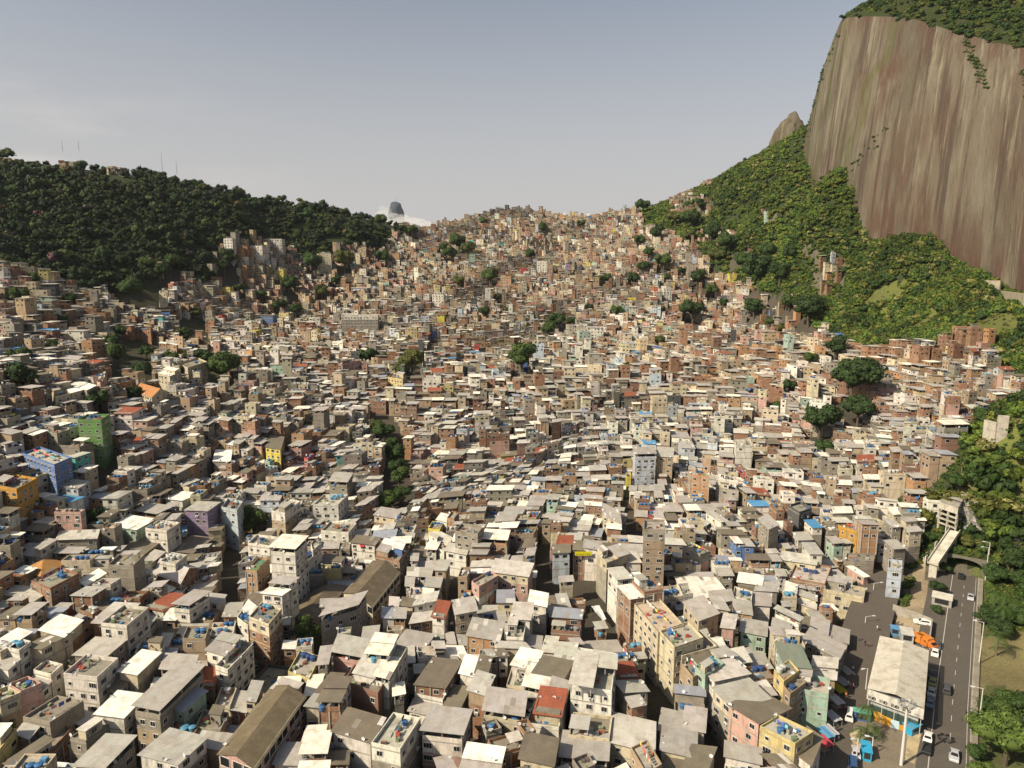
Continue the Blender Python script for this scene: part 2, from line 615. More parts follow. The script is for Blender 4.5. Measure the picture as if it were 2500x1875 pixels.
def seen(x, y, h=10.0):
    """whether the terrain leaves the point h above it in view"""
    d = math.hypot(x, y)
    c = int(round((x / y + 1.2) / 2.4 * (NC - 1)))
    if c < 0 or c >= NC or y < 62:
        return False
    r = int(math.log(y / 62) / math.log(2000 / 62) * (NR - 1))
    r = min(max(r - 1, 0), NR - 1)
    return (ground(x, y) + h - CAMZ) / d >= _run[r, c]


idx = np.arange(NR * NC).reshape(NR, NC)
tf = np.stack([idx[:-1, :-1], idx[:-1, 1:], idx[1:, 1:], idx[1:, :-1]], -1).reshape(-1, 4)
tv = np.stack([TX, TY, TZ], -1).reshape(-1, 3)
ctr = tv[tf].mean(1)
ppx, ppy, _ = project_np(ctr[:, 0], ctr[:, 1], ctr[:, 2])
colr = np.tile(np.array([0.030, 0.044, 0.016]), (len(tf), 1))
n1 = value_noise(ctr[:, 0], ctr[:, 1], 26, 1) * 0.6 + value_noise(ctr[:, 0], ctr[:, 1], 9, 2) * 0.4
gr = in_poly_np(ppx, ppy, GRASS)
colr[gr] = np.array([0.095, 0.105, 0.03]) * (0.5 + n1[gr])[:, None]
fv = in_poly_np(ppx, ppy, FAV)
colr[fv] = np.array([0.075, 0.064, 0.05]) * (0.6 + 0.8 * n1[fv])[:, None]
for pl in RIDGES:
    q = in_poly_np(ppx, ppy, pl)
    colr[q] = np.array([0.10, 0.09, 0.065]) * (0.6 + 0.8 * n1[q])[:, None]
for pl in CLEARINGS:
    q = in_poly_np(ppx, ppy, pl)
    colr[q] = np.array([0.05, 0.05, 0.028]) * (0.6 + 0.8 * n1[q])[:, None]
near_r = (ppx > 2080) & (ppy > 1380)
colr[near_r & ~fv] = np.array([0.12, 0.105, 0.08])
q = in_poly_np(ppx, ppy, [(2372, 1395), (2700, 1300), (2700, 2200), (2345, 2200)])
colr[q] = np.array([0.085, 0.095, 0.035]) * (0.6 + 0.8 * n1[q])[:, None]
q = in_poly_np(ppx, ppy, BARE)
colr[q] = np.array([0.125, 0.115, 0.05]) * (0.55 + 0.9 * n1[q])[:, None]
q = in_poly_np(ppx, ppy, SAND)
colr[q] = np.array([0.33, 0.26, 0.17]) * (0.8 + 0.4 * n1[q])[:, None]
q = in_poly_np(ppx, ppy, FIELD)
colr[q] = (np.array([0.17, 0.135, 0.07])[None] * (0.7 + 0.6 * n1[q])[:, None]) + np.array([0.0, 0.02, 0.0])[None] * n1[q][:, None]
ter = bpy.data.objects.new('ground', np_mesh('ground', tv, tf, 'soil', colr))
C.objects.link(ter)
tag(ter, 'dusty ground of the valley under the packed houses', 'ground', kind='structure')

# ---------------------------------------------------------------- granite dome on the right


def rock_material():
    m = bpy.data.materials.new('granite')
    m.use_nodes = True
    t = m.node_tree
    b = t.nodes['Principled BSDF']
    b.inputs['Roughness'].default_value = 0.9
    b.inputs['Specular IOR Level'].default_value = 0.2
    lk = t.links.new
    g = t.nodes.new('ShaderNodeNewGeometry')

    sx = t.nodes.new('ShaderNodeSeparateXYZ')
    lk(g.outputs['Position'], sx.inputs[0])
    mz = t.nodes.new('ShaderNodeMath')
    mz.operation = 'MULTIPLY_ADD'
    mz.inputs[1].default_value = -1.35
    lk(sx.outputs['X'], mz.inputs[0])
    lk(sx.outputs['Y'], mz.inputs[2])
    cb = t.nodes.new('ShaderNodeCombineXYZ')
    lk(sx.outputs['X'], cb.inputs['X'])
    lk(mz.outputs[0], cb.inputs['Y'])
    lk(sx.outputs['Z'], cb.inputs['Z'])

    def noise(scale, loc, detail=6, rough=0.6, lo=0.4, hi=0.6, dist=0.0):
        mp = t.nodes.new('ShaderNodeMapping')
        mp.inputs['Scale'].default_value = scale
        mp.inputs['Location'].default_value = loc
        lk(cb.outputs[0], mp.inputs['Vector'])
        n = t.nodes.new('ShaderNodeTexNoise')
        n.inputs['Scale'].default_value = 1.0
        n.inputs['Detail'].default_value = detail
        n.inputs['Roughness'].default_value = rough
        n.inputs['Distortion'].default_value = dist
        lk(mp.outputs[0], n.inputs['Vector'])
        r = t.nodes.new('ShaderNodeMapRange')
        r.interpolation_type = 'SMOOTHSTEP'
        r.inputs['From Min'].default_value = lo
        r.inputs['From Max'].default_value = hi
        lk(n.outputs[0], r.inputs['Value'])
        return r.outputs[0]

    def mix(fac, a, bcol):
        x = t.nodes.new('ShaderNodeMix')
        x.data_type = 'RGBA'
        lk(fac, x.inputs['Factor'])
        if isinstance(a, tuple):
            x.inputs['A'].default_value = (*a, 1)
        else:
            lk(a, x.inputs['A'])
        x.inputs['B'].default_value = (*bcol, 1)
        return x.outputs['Result']
    c = mix(noise((.02, .02, .008), (3, 1, 0)), (0.088, 0.077, 0.054), (0.130, 0.114, 0.082))
    # brown water stain: large fields and thin runs
    c = mix(noise((.012, .026, .0045), (11, 4, 2), 6, .65, .54, .66), c, (0.070, 0.043, 0.029))
    c = mix(noise((.02, .085, .0035), (1, 7, 3), 7, .7, .49, .60), c, (0.062, 0.046, 0.034))
    c = mix(noise((.03, .14, .0045), (5, 2, 9), 7, .7, .54, .64), c, (0.180, 0.158, 0.112))
    c = mix(noise((.9, .9, .25), (2, 2, 2), 6, .7, .55, .75), c, (0.13, 0.10, 0.07))
    # reddish skin near the foot and the rim, written as an attribute of the rock
    a = t.nodes.new('ShaderNodeAttribute')
    a.attribute_name = 'Col'
    sp = t.nodes.new('ShaderNodeSeparateColor')
    lk(a.outputs['Color'], sp.inputs[0])
    mm = t.nodes.new('ShaderNodeMath')
    mm.operation = 'MULTIPLY'
    lk(sp.outputs[0], mm.inputs[0])
    lk(noise((.05, .05, .016), (8, 8, 8), 6, .65, .34, .60), mm.inputs[1])
    c = mix(mm.outputs[0], c, (0.075, 0.041, 0.028))
    m2 = t.nodes.new('ShaderNodeMath')
    m2.operation = 'MULTIPLY'
    lk(sp.outputs[1], m2.inputs[0])
    lk(noise((.3, .3, .12), (4, 8, 1), 6, .7, .36, .56), m2.inputs[1])
    c = mix(m2.outputs[0], c, (0.075, 0.082, 0.022))
    lk(c, b.inputs['Base Color'])
    mp = t.nodes.new('ShaderNodeMapping')
    mp.inputs['Scale'].default_value = (.10, .25, .045)
    lk(cb.outputs[0], mp.inputs['Vector'])
    n = t.nodes.new('ShaderNodeTexNoise')
    n.inputs['Scale'].default_value = 1.0
    n.inputs['Detail'].default_value = 8
    n.inputs['Roughness'].default_value = .65
    lk(mp.outputs[0], n.inputs['Vector'])
    bp = t.nodes.new('ShaderNodeBump')
    bp.inputs['Strength'].default_value = 1.0
    bp.inputs['Distance'].default_value = 4.0
    lk(n.outputs[0], bp.inputs['Height'])
    lk(bp.outputs[0], b.inputs['Normal'])
    MATS['granite'] = m


rock_material()
CLIFF_R = [(640, 1060, 250), (500, 920, 262), (410, 850, 268), (349, 790, 259), (368, 705, 232), (388, 655, 204), (405, 605, 178), (416, 555, 158), (430, 490, 138), (455, 390, 110), (490, 220, 80)]


def resample(P, n):
    P = np.array(P, float)
    t = np.linspace(0, len(P) - 1, n)
    i = np.clip(t.astype(int), 0, len(P) - 2)
    f = (t - i)[:, None]
    p0 = P[np.clip(i - 1, 0, len(P) - 1)]
    p1, p2 = P[i], P[i + 1]
    p3 = P[np.clip(i + 2, 0, len(P) - 1)]
    return 0.5 * (2 * p1 + (p2 - p0) * f + (2 * p0 - 5 * p1 + 4 * p2 - p3) * f ** 2 + (3 * p1 - p0 - 3 * p2 + p3) * f ** 3)


CU, CT = 200, 130
_B = resample(CLIFF_B, CU)
_B[:, 2] += CAMZ
_R = resample(CLIFF_R, CU)
_R[:, 2] += CAMZ
_t = np.linspace(0, 1.75, CT)
_in = (_R - _B)[:, :2]
_in = _in / np.linalg.norm(_in, axis=1)[:, None]
cl = np.zeros((CU, CT, 3))
for k, t in enumerate(_t):
    if t <= 1:
        cl[:, k, :2] = _B[:, :2] + (_R - _B)[:, :2] * (t ** 1.75)
        cl[:, k, 2] = _B[:, 2] - 26 + (_R[:, 2] - _B[:, 2] + 26) * (1 - (1 - t) ** 1.12)
    else:
        s = (t - 1) / 0.75
        cl[:, k, :2] = _R[:, :2] + _in * (190 * s) + np.array([0, 60 * s])
        cl[:, k, 2] = _R[:, 2] + 62 * (1 - (1 - s) ** 2)
_uu = np.arange(CU)[:, None] * 4.2 + np.zeros(CT)[None]
_tt = _t[None] * 170 + np.zeros(CU)[:, None]
disp = (value_noise(_uu, _tt * .6, 70, 3) - .5) * 8 + (value_noise(_uu, _tt * .12, 13, 4) - .5) * 2.6 + (value_noise(_uu, _tt * .1, 5, 6) - .5) * .9
cl[:, :, 0] += disp * 0.8
cl[:, :, 1] += disp * 0.3
ii = np.arange(CU * CT).reshape(CU, CT)
cf = np.stack([ii[:-1, :-1], ii[:-1, 1:], ii[1:, 1:], ii[1:, :-1]], -1)
RIM = int(np.searchsorted(_t, 1.0))
ccol = np.zeros((CU - 1, CT - 1, 3))
tm = np.repeat(_t[None, :-1], CU - 1, 0)
ccol[:, :, 0] = np.clip(1.15 - tm * 3.4, 0, 1) + np.clip((tm - .78) * 4, 0, .9) + np.linspace(-1.0, 1.15, CU - 1)[:, None].clip(0, 1)
un = np.linspace(0, 1, CU - 1)[:, None]
ccol[:, :, 0] = np.maximum(ccol[:, :, 0], 1.3 * np.exp(-((un - .44) / .045) ** 2 - ((tm - .66) / .17) ** 2))
ccol[:, :, 0] = np.maximum(ccol[:, :, 0], 1.1 * np.exp(-((un - .56) / .05) ** 2) * np.clip(1.2 - tm, 0, 1))
for c0, c1, wd in ((.47, .40, .007), (.36, .33, .004), (.315, .30, .006), (.43, .405, .004)):
    cen = c0 + (c1 - c0) * tm
    ccol[:, :, 1] = np.maximum(ccol[:, :, 1], np.exp(-((un - cen + .008 * np.sin(tm * 22)) / wd) ** 2) * (tm < .97) * 0.9)
faces_rock = cf[:, :RIM].reshape(-1, 4)
used = np.unique(faces_rock)
remap = np.zeros(CU * CT, int)
remap[used] = np.arange(len(used))
dome = bpy.data.objects.new('mountain', np_mesh('mountain', cl.reshape(-1, 3)[used], remap[faces_rock], 'granite', ccol[:, :RIM].reshape(-1, 3), True))
C.objects.link(dome)
tag(dome, 'sheer streaked granite dome above the green slope', 'mountain', kind='structure')
faces_cap = cf[:, RIM:].reshape(-1, 4)
used = np.unique(faces_cap)
remap[used] = np.arange(len(used))
cap = bpy.data.objects.new('hill', np_mesh('hill', cl.reshape(-1, 3)[used], remap[faces_cap], 'soil', np.tile([0.032, 0.042, 0.014], (len(faces_cap), 1)), True))
C.objects.link(cap)
tag(cap, 'overgrown crown of the granite dome', 'hill', kind='structure')


def blob_hill(name, label, px, pyc, Z, rx, rz, mat, col, seed, pinch=1.0):
    bm = bmesh.new()
    bmesh.ops.create_icosphere(bm, subdivisions=5, radius=1)
    rr = random.Random(seed)
    cx, cy, cz = at_depth(px, pyc, Z)
    from mathutils import noise as mn
    vs = []
    for v in bm.verts:
        d = v.co.copy()
        k = 1 + 0.16 * mn.noise(d * 1.6 + Vector((seed, 0, 0))) + 0.06 * mn.noise(d * 5)
        zz = d.z * rz * k
        w = 1.0 - 0.32 * max(d.z, 0) ** 2 * pinch
        vs.append((cx + d.x * rx * k * w, cy + d.y * rx * k * w, cz + zz))
    fs = np.array([[v.index for v in f.verts] for f in bm.faces])
    bm.free()
    c = np.tile(np.array(col), (len(fs), 1))
    o = bpy.data.objects.new(name, np_mesh(name, np.array(vs), fs, mat, c, True))
    C.objects.link(o)
    return tag(o, label, name, kind='structure')


blob_hill('rocky_peak', 'small rounded rock peak behind the shoulder of the dome', 1925, 400, 1350, 38, 88, 'granite', (.3, .25, 0), 7, .1)
blob_hill('distant_mountain', 'faraway blue mountain peak rising out of cloud', 967, 528, 5200, 60, 104, 'soil', (.05, .065, .085), 12, 0)  # blue of the hazy distance is put into the base colour

# ---------------------------------------------------------------- road to the tunnel
ROAD_W = 8.6


def ribbon(path, off0, off1, z, name, mat, col, label=None, cat=None, dash=None):
    """flat strip along PATH between two sideways offsets"""
    pts = [np.array(p, float) for p in path]
    seg = []
    for i, p in enumerate(pts):
        d = pts[min(i + 1, len(pts) - 1)] - pts[max(i - 1, 0)]
        d = d / np.linalg.norm(d)
        seg.append((p, np.array([d[1], -d[0]])))
    fine = []
    for (p, n), (q, m) in zip(seg[:-1], seg[1:]):
        k = max(2, int(np.linalg.norm(q - p) / (dash[0] if dash else 6)))
        for i in range(k):
            f = i / k
            fine.append((p + (q - p) * f, n + (m - n) * f))
    fine.append(seg[-1])
    mb = MB()
    for i, ((p, n), (q, m)) in enumerate(zip(fine[:-1], fine[1:])):
        if dash and i % dash[1]:
            continue
        a, b_, c, d = p + n * off0, p + n * off1, q + m * off1, q + m * off0
        mb.face([(a[0], a[1], z), (b_[0], b_[1], z), (c[0], c[1], z), (d[0], d[1], z)], mat, col)
    o = mb.build(name)
    return tag(o, label, cat, kind='structure')


ROADX = ROAD + [PORTAL + ROAD_DIR * 60]
ribbon(ROADX, -9.5, 3.6, ROAD_Z, 'road', 'asphalt', (.10, .088, .074), 'worn tarmac road running into the tunnel', 'road')
ribbon(ROADX, 3.0, 3.12, ROAD_Z + .006, 'road_marking', 'paint', (.48, .46, .41), 'white edge line along the road', 'marking')
ribbon(ROADX, -3.6, -3.44, ROAD_Z + .006, 'road_marking', 'paint', (.55, .53, .48), 'thin white line beside the parked cars', 'marking')
ribbon(ROADX, -.07, .07, ROAD_Z + .006, 'road_marking', 'paint', (.48, .46, .41), 'dashed white lane line', 'marking', dash=(2.4, 3))
ribbon(ROAD, 3.9, 5.1, ROAD_Z + .13, 'pavement', 'concrete', (.26, .23, .18), 'narrow pavement along the road', 'pavement')
ribbon(ROAD, 3.6, 3.9, ROAD_Z + .14, 'kerb', 'concrete', (.34, .31, .26), 'stone kerb along the road', 'kerb')
STREET_R = [on_ground(*p)[:2] for p in [(2020, 1950), (2050, 1800), (2085, 1660), (2120, 1540), (2150, 1440), (2160, 1410)]]
ribbon(STREET_R, -6.0, 6.0, ROAD_Z + .02, 'street', 'asphalt', (.105, .088, .072), 'shaded busy street between the houses and the market hall', 'street')

# ---------------------------------------------------------------- houses
PAL = {'W': (.68, .64, .56), 'I': (.46, .51, .57), 'C': (.56, .48, .34), 'K': (.245, .132, .08), 'G': (.29, .26, .21), 'P': (0.5, 0.31, 0.26), 'O': (.38, .21, .105),
       'Y': (0.54, 0.44, 0.2), 'A': (0.5, 0.27, 0.05), 'B': (0.1, 0.19, 0.42), 'L': (.25, .20, .31), 'M': (0.33, 0.45, 0.36), 'V': (.14, .28, .09), 'D': (.09, .09, .095),
       'T': (.37, .275, .18), 'Q': (0.1, 0.38, 0.36), 'E': (0.42, 0.07, 0.06), 'N': (.25, .14, .10), 'X': (0.6, 0.48, 0.1)}
PALNAME = {'W': 'white', 'I': 'pale-blue', 'C': 'cream', 'K': 'red-brick', 'G': 'concrete', 'P': 'pink', 'O': 'orange-brick', 'Y': 'pale-yellow', 'A': 'amber', 'B': 'blue', 'L': 'purple',
           'M': 'mint-green', 'V': 'bright-green', 'D': 'dark-grey', 'T': 'tan', 'Q': 'turquoise', 'E': 'bright-red', 'N': 'brown', 'X': 'bright-yellow'}
WALLMAT = {'K': 'brickwork', 'O': 'brickwork', 'G': 'concrete', 'D': 'concrete'}
ROOF = {'s': ('sheeting', (.40, .375, .34)), 'c': ('sheeting', (.39, .365, .335)), 'S': ('sheeting', (.88, .84, .74)), 'C': ('sheeting', (.84, .78, .66)), 'b': ('sheeting', (.17, .145, .105)),
        'd': ('sheeting', (.16, .135, .10)), 'z': ('sheeting', (.30, .325, .38)), 'f': ('concrete', (.27, .24, .19)), 'F': ('concrete', (.42, .385, .32)), 'r': ('clay_tile', (.42, .20, .08)),
        'R': ('clay_tile', (.27, .085, .05)), 'h': ('clay_tile', (.42, .22, .08)), 'v': ('sheeting', (.20, .235, .19)), 'n': ('sheeting', (.13, .10, .06)), 'U': ('sheeting', (.06, .27, .52)),
        'p': ('concrete', (.52, .40, .31)), 'l': ('sheeting', (.54, .51, .45)), 'g': ('sheeting', (.44, .42, .40))}
ROOFNAME = {'s': 'grey sheet roof', 'c': 'raised grey roof', 'S': 'white sheet roof', 'C': 'raised white roof', 'b': 'brown sheet roof', 'd': 'raised brown roof',
            'z': 'bluish sheet roof', 'f': 'flat concrete roof', 'F': 'pale flat roof', 'r': 'orange tiled roof', 'R': 'red tiled roof', 'h': 'hipped tile roof', 'v': 'green roof',
            'n': 'brown gabled roof', 'U': 'blue roof', 'p': 'peach tiled terrace', 'l': 'light sheet roof', 'g': 'grey gabled roof'}
NUM = ['zero', 'one', 'two', 'three', 'four', 'five', 'six', 'seven', 'eight', 'nine']
ST = 2.72


def window_mesh(w, h, bars, awn=None):
    mb = MB()
    fr = (.62, .60, .56)
    mb.box(-w / 2, -.05, 0, w / 2, 0, h, 'dark_glass', (.018, .02, .022))
    t = .09
    for x0, x1, z0, z1 in ((-w / 2 - t, w / 2 + t, -t * 1.6, 0), (-w / 2 - t, w / 2 + t, h, h + t), (-w / 2 - t, -w / 2, 0, h), (w / 2, w / 2 + t, 0, h)):
        mb.box(x0, -.09, z0, x1, 0, z1, 'plaster', fr)
    for i in range(1, bars):
        x = -w / 2 + w * i / bars
        mb.box(x - .025, -.075, 0, x + .025, -.045, h, 'metal', (.45, .45, .45))
    if awn:
        mb.face([(-w / 2 - .2, -.7, h - .2), (w / 2 + .2, -.7, h - .2), (w / 2 + .2, 0, h + .35), (-w / 2 - .2, 0, h + .35)], 'cloth', awn)
    return mb.mesh('window')


WIN = [window_mesh(1.15, 1.0, 2), window_mesh(1.7, 1.05, 3), window_mesh(.75, .7, 1), window_mesh(1.2, 1.1, 2, (.45, .04, .04)), window_mesh(2.1, 1.2, 4), window_mesh(2.3, 1.9, 1)]  # last one: dark pane painted as the shade inside an open bay


def dish_mesh():
    mb = MB()
    n = 10
    ring = []
    for r, y in ((.0, .12), (.26, .08), (.42, 0)):
        ring.append([(r * math.cos(2 * math.pi * i / n), -y * -1 - .25, .55 + r * math.sin(2 * math.pi * i / n)) for i in range(n)])
    for a, b in zip(ring[:-1], ring[1:]):
        for i in range(n):
            j = (i + 1) % n
            mb.face([a[i], b[i], b[j], a[j]], 'metal', (.72, .72, .70))
    mb.tube((0, 0, 0), (0, -.12, .55), .03, .03, 'metal', (.4, .4, .4), 5)
    mb.tube((0, -.14, .3), (0, -.6, .55), .02, .03, 'metal', (.3, .3, .3), 4)
    return mb.mesh('satellite_dish')


DISH = dish_mesh()
_mb = MB()
_mb.box(-.4, -.38, 0, .4, 0, .5, 'metal', (.62, .62, .60))
_mb.box(-.25, -.40, .06, .2, -.38, .44, 'metal', (.12, .12, .12))
AIRCON = _mb.mesh('air_conditioner')


def tank_mesh(col, squat=1.0):
    mb = MB()
    n = 14
    prof = [(.52, 0), (.58, .10), (.66, .80 * squat), (.70, .84 * squat), (.70, .90 * squat)]
    for (r0, z0), (r1, z1) in zip(prof[:-1], prof[1:]):
        for i in range(n):
            a, b = 2 * math.pi * i / n, 2 * math.pi * (i + 1) / n
            mb.face([(r0 * math.cos(a), r0 * math.sin(a), z0), (r0 * math.cos(b), r0 * math.sin(b), z0), (r1 * math.cos(b), r1 * math.sin(b), z1), (r1 * math.cos(a), r1 * math.sin(a), z1)], 'plastic', col)
    me = mb.mesh('tank')
    lid = MB()
    prof = [(.73, .86 * squat), (.73, .93 * squat), (.45, 1.06 * squat), (.16, 1.09 * squat), (.15, 1.15 * squat), (.001, 1.16 * squat)]
    for (r0, z0), (r1, z1) in zip(prof[:-1], prof[1:]):
        for i in range(n):
            a, b = 2 * math.pi * i / n, 2 * math.pi * (i + 1) / n
            lid.face([(r0 * math.cos(a), r0 * math.sin(a), z0), (r0 * math.cos(b), r0 * math.sin(b), z0), (r1 * math.cos(b), r1 * math.sin(b), z1), (r1 * math.cos(a), r1 * math.sin(a), z1)], 'plastic', tuple(x * .9 for x in col))
    return me, lid.mesh('lid')


TANKS = {'blue': tank_mesh((.045, .145, .33)), 'pale blue': tank_mesh((.10, .30, .46)), 'dark blue': tank_mesh((.03, .07, .20)), 'white': tank_mesh((.55, .55, .52), 1.15), 'grey': tank_mesh((.26, .26, .26), .9)}
TANKCOL = {'blue': (.045, .145, .33), 'pale blue': (.10, .30, .46), 'dark blue': (.03, .07, .20), 'white': (.55, .55, .52), 'grey': (.26, .26, .26)}


class Sink:
    """collects the geometry of one house: a mesh per part for a thing, everything in one mesh for the far mass"""

    def __init__(s, shared=None):
        s.shared = shared
        s.parts = {}
        s.wins = []
        s.dish = []
        s.ac = []
        s.tanks = []

    def part(s, n):
        if s.shared is not None:
            return s.shared
        if n not in s.parts:
            s.parts[n] = []
        if not s.parts[n]:
            s.parts[n].append(MB())
        return s.parts[n][0]

    def new(s, n):
        if s.shared is not None:
            return s.shared
        m = MB()
        s.parts.setdefault(n, []).append(m)
        return m


def lerp(a, b, t):
    return (a[0] + (b[0] - a[0]) * t, a[1] + (b[1] - a[1]) * t)


def bil(q, u, v):
    return lerp(lerp(q[0], q[1], u), lerp(q[3], q[2], u), v)


def inset(q, d):
    """quad moved in (d > 0) or out by about d metres on every side"""
    w = (math.dist(q[0], q[1]) + math.dist(q[3], q[2])) / 2
    h = (math.dist(q[0], q[3]) + math.dist(q[1], q[2])) / 2
    a, b = min(d / max(w, .1), .45), min(d / max(h, .1), .45)
    return [bil(q, a, b), bil(q, 1 - a, b), bil(q, 1 - a, 1 - b), bil(q, a, 1 - b)]


def sub(q, u0, v0, u1, v1):
    return [bil(q, u0, v0), bil(q, u1, v0), bil(q, u1, v1), bil(q, u0, v1)]


def sheet(mb, q, z, rng, key, lod, thick=.09, over=.35, tilt=None):
    """sheet roof laid as overlapping strips, each a little different in tone; z: four corner heights"""
    mat, col = ROOF[key]
    q = inset(q, -over)
    zz = list(z) if isinstance(z, (list, tuple)) else [z] * 4
    base = vary(col, rng, .10)
    if lod > 1:
        mb.prism(q, [a - thick for a in zz], zz, mat, base, bottom=True)
        return
    mb.prism(q, [a - thick for a in zz], [a - .012 for a in zz], mat, tuple(x * .8 for x in base), bottom=True)
    w = math.dist(q[0], q[1])
    h = math.dist(q[0], q[3])
    nu = max(2, int(w / (1.05 if lod == 0 else 2.2)))
    nv = max(1, int(round(h / 3.2)))
    patch = rng.random() < .3
    for j in range(nv):
        for i in range(nu):
            c = vary(base, rng, .085)
            if patch and rng.random() < .10:
                c = vary(rng.choice([(.55, .52, .47), (.30, .27, .23), (.62, .60, .55)]), rng, .1)
            u0, u1, v0, v1 = i / nu, (i + 1) / nu, j / nv, (j + 1) / nv
            P = []
            for u, v in ((u0, v0), (u1, v0), (u1, v1), (u0, v1)):
                x, y = bil(q, u, v)
                zc = (zz[0] * (1 - u) + zz[1] * u) * (1 - v) + (zz[3] * (1 - u) + zz[2] * u) * v
                P.append((x, y, zc))
            mb.face(P, mat, c)


def gable(mb, wall, q, z, rng, key, wmat, wcol, lod, rise=.22):
    mat, col = ROOF[key]
    base = vary(col, rng, .08)
    qo = inset(q, -.4)
    w, h = math.dist(q[0], q[1]), math.dist(q[0], q[3])
    if w > h:
        A, B, Cc, D = 0, 1, 2, 3
        span = h
    else:
        A, B, Cc, D = 1, 2, 3, 0
        span = w
    r = z + span * rise
    zl = z - .4 * rise * 2
    m0, m1 = lerp(qo[A], qo[D], .5), lerp(qo[B], qo[Cc], .5)
    n = max(2, int(max(w, h) / 1.1)) if lod == 0 else (4 if lod == 1 else 1)
    for i in range(n):
        t0, t1 = i / n, (i + 1) / n
        for (e0, e1) in ((qo[A], qo[B]), (qo[D], qo[Cc])):
            a, b = lerp(e0, e1, t0), lerp(e0, e1, t1)
            c, d = lerp(m0, m1, t1), lerp(m0, m1, t0)
            f = [(a[0], a[1], zl), (b[0], b[1], zl), (c[0], c[1], r), (d[0], d[1], r)]
            if e0 is qo[D]:
                f = f[::-1]
            mb.face(f, mat, vary(base, rng, .06))
    for (e0, e1) in ((q[A], q[D]), (q[B], q[Cc])):
        m = lerp(e0, e1, .5)
        wall.face([(e0[0], e0[1], z - .02), (e1[0], e1[1], z - .02), (m[0], m[1], r - .1)], wmat, wcol)


def hip(mb, q, z, rng, key):
    mat, col = ROOF[key]
    qo = inset(q, -.5)
    cx, cy = bil(q, .5, .5)
    r = z + min(math.dist(q[0], q[1]), math.dist(q[0], q[3])) * .24
    for i in range(4):
        a, b = qo[i], qo[(i + 1) % 4]
        n = 6
        for k in range(n):
            p0, p1 = lerp(a, b, k / n), lerp(a, b, (k + 1) / n)
            mb.face([(p0[0], p0[1], z), (p1[0], p1[1], z), (cx, cy, r)], mat, vary(col, rng, .06))


def openings(S, q, zb, zt, storeys, rng, lod, allw=False, dens=.75, awn=False, bays=False):
    """windows on the sides that can be seen"""
    top = storeys if allw else min(storeys, 2)
    for i in range(4):
        a, b = q[i], q[(i + 1) % 4]
        ln = math.dist(a, b)
        if ln < 1.8:
            continue
        nx, ny = (b[1] - a[1]) / ln, -(b[0] - a[0]) / ln
        mx, my = (a[0] + b[0]) / 2, (a[1] + b[1]) / 2
        if nx * -mx + ny * -my <= 0.05 * math.hypot(mx, my):
            continue
        n = max(1, int(ln / 2.7))
        for s in range(top):
            z = zt - ST * (s + 1) + (.5 if bays and s == 0 else 1.0)
            if z < zb + .5:
                break
            for k in range(n):
                if rng.random() > dens:
                    continue
                t = (k + .5 + rng.uniform(-.12, .12)) / n
                p = lerp(a, b, t)
                if S.shared is None:
                    kind = 5 if bays and s == 0 else 3 if awn and rng.random() < .5 else rng.choice((0, 0, 0, 1, 2) if ln / n > 2.2 else (0, 2, 2))  # open bays get a dark pane in place of their shaded inside
                    S.wins.append((p[0] + nx * .0, p[1] + ny * .0, z, math.atan2(b[1] - a[1], b[0] - a[0]), kind))
                    if rng.random() < .13:
                        S.ac.append((p[0], p[1], z - .62, math.atan2(b[1] - a[1], b[0] - a[0])))
                else:
                    hw, hh = rng.uniform(.4, .75), rng.uniform(.75, 1.1)
                    dx, dy = (b[0] - a[0]) / ln * hw, (b[1] - a[1]) / ln * hw
                    x, y = p[0] + nx * .05, p[1] + ny * .05
                    if lod == 1:
                        ex, ey = x - nx * .02, y - ny * .02
                        k2 = (hw + .12) / hw
                        S.shared.face([(ex - dx * k2, ey - dy * k2, z - .16), (ex + dx * k2, ey + dy * k2, z - .16), (ex + dx * k2, ey + dy * k2, z + hh + .1), (ex - dx * k2, ey - dy * k2, z + hh + .1)], 'plaster', (.55, .52, .47))
                    S.shared.face([(x - dx, y - dy, z), (x + dx, y + dy, z), (x + dx, y + dy, z + hh), (x - dx, y - dy, z + hh)], 'dark_glass', (.02, .02, .022))


def parapet(mb, q, z, h, mat, col, lod):
    qi = inset(q, .17)
    n = len(mb.v)
    for i in range(4):
        j = (i + 1) % 4
        a, b, c, d = q[i], q[j], qi[j], qi[i]
        mb.face([(a[0], a[1], z), (b[0], b[1], z), (b[0], b[1], z + h), (a[0], a[1], z + h)], mat, col)
        mb.face([(a[0], a[1], z + h), (b[0], b[1], z + h), (c[0], c[1], z + h), (d[0], d[1], z + h)], 'concrete', tuple(min(.8, x * 1.05) for x in col))
        mb.face([(c[0], c[1], z), (d[0], d[1], z), (d[0], d[1], z + h), (c[0], c[1], z + h)], mat, col)


def posts(S, q, z0, z1, lod, r=.09):
    pts = [(0.02, .02), (.98, .02), (.98, .98), (.02, .98)]
    if lod < 2:
        pts += [(.5, .02), (.98, .5), (.02, .5)]
    for u, v in pts:
        x, y = bil(q, u, v)
        S.new('post').prism([(x - r, y - r), (x + r, y - r), (x + r, y + r), (x - r, y + r)], z0, z1, 'concrete', (.42, .39, .34), top=False)


def clutter(mb, q, z, rng, n):
    for _ in range(n):
        u, v = rng.uniform(.08, .8), rng.uniform(.08, .8)
        w, d, h = rng.uniform(.3, 1.3), rng.uniform(.3, 1.0), rng.uniform(.2, .9)
        x, y = bil(q, u, v)
        c = rng.choice([(.30, .28, .24), (.45, .42, .36), (.12, .11, .10), (.34, .16, .09), (.10, .22, .38), (.55, .53, .48), (.40, .10, .07), (.2, .25, .14)])
        mb.box(x, y, z, x + w, y + d, z + h, 'concrete', vary(c, rng, .2), bottom=False)


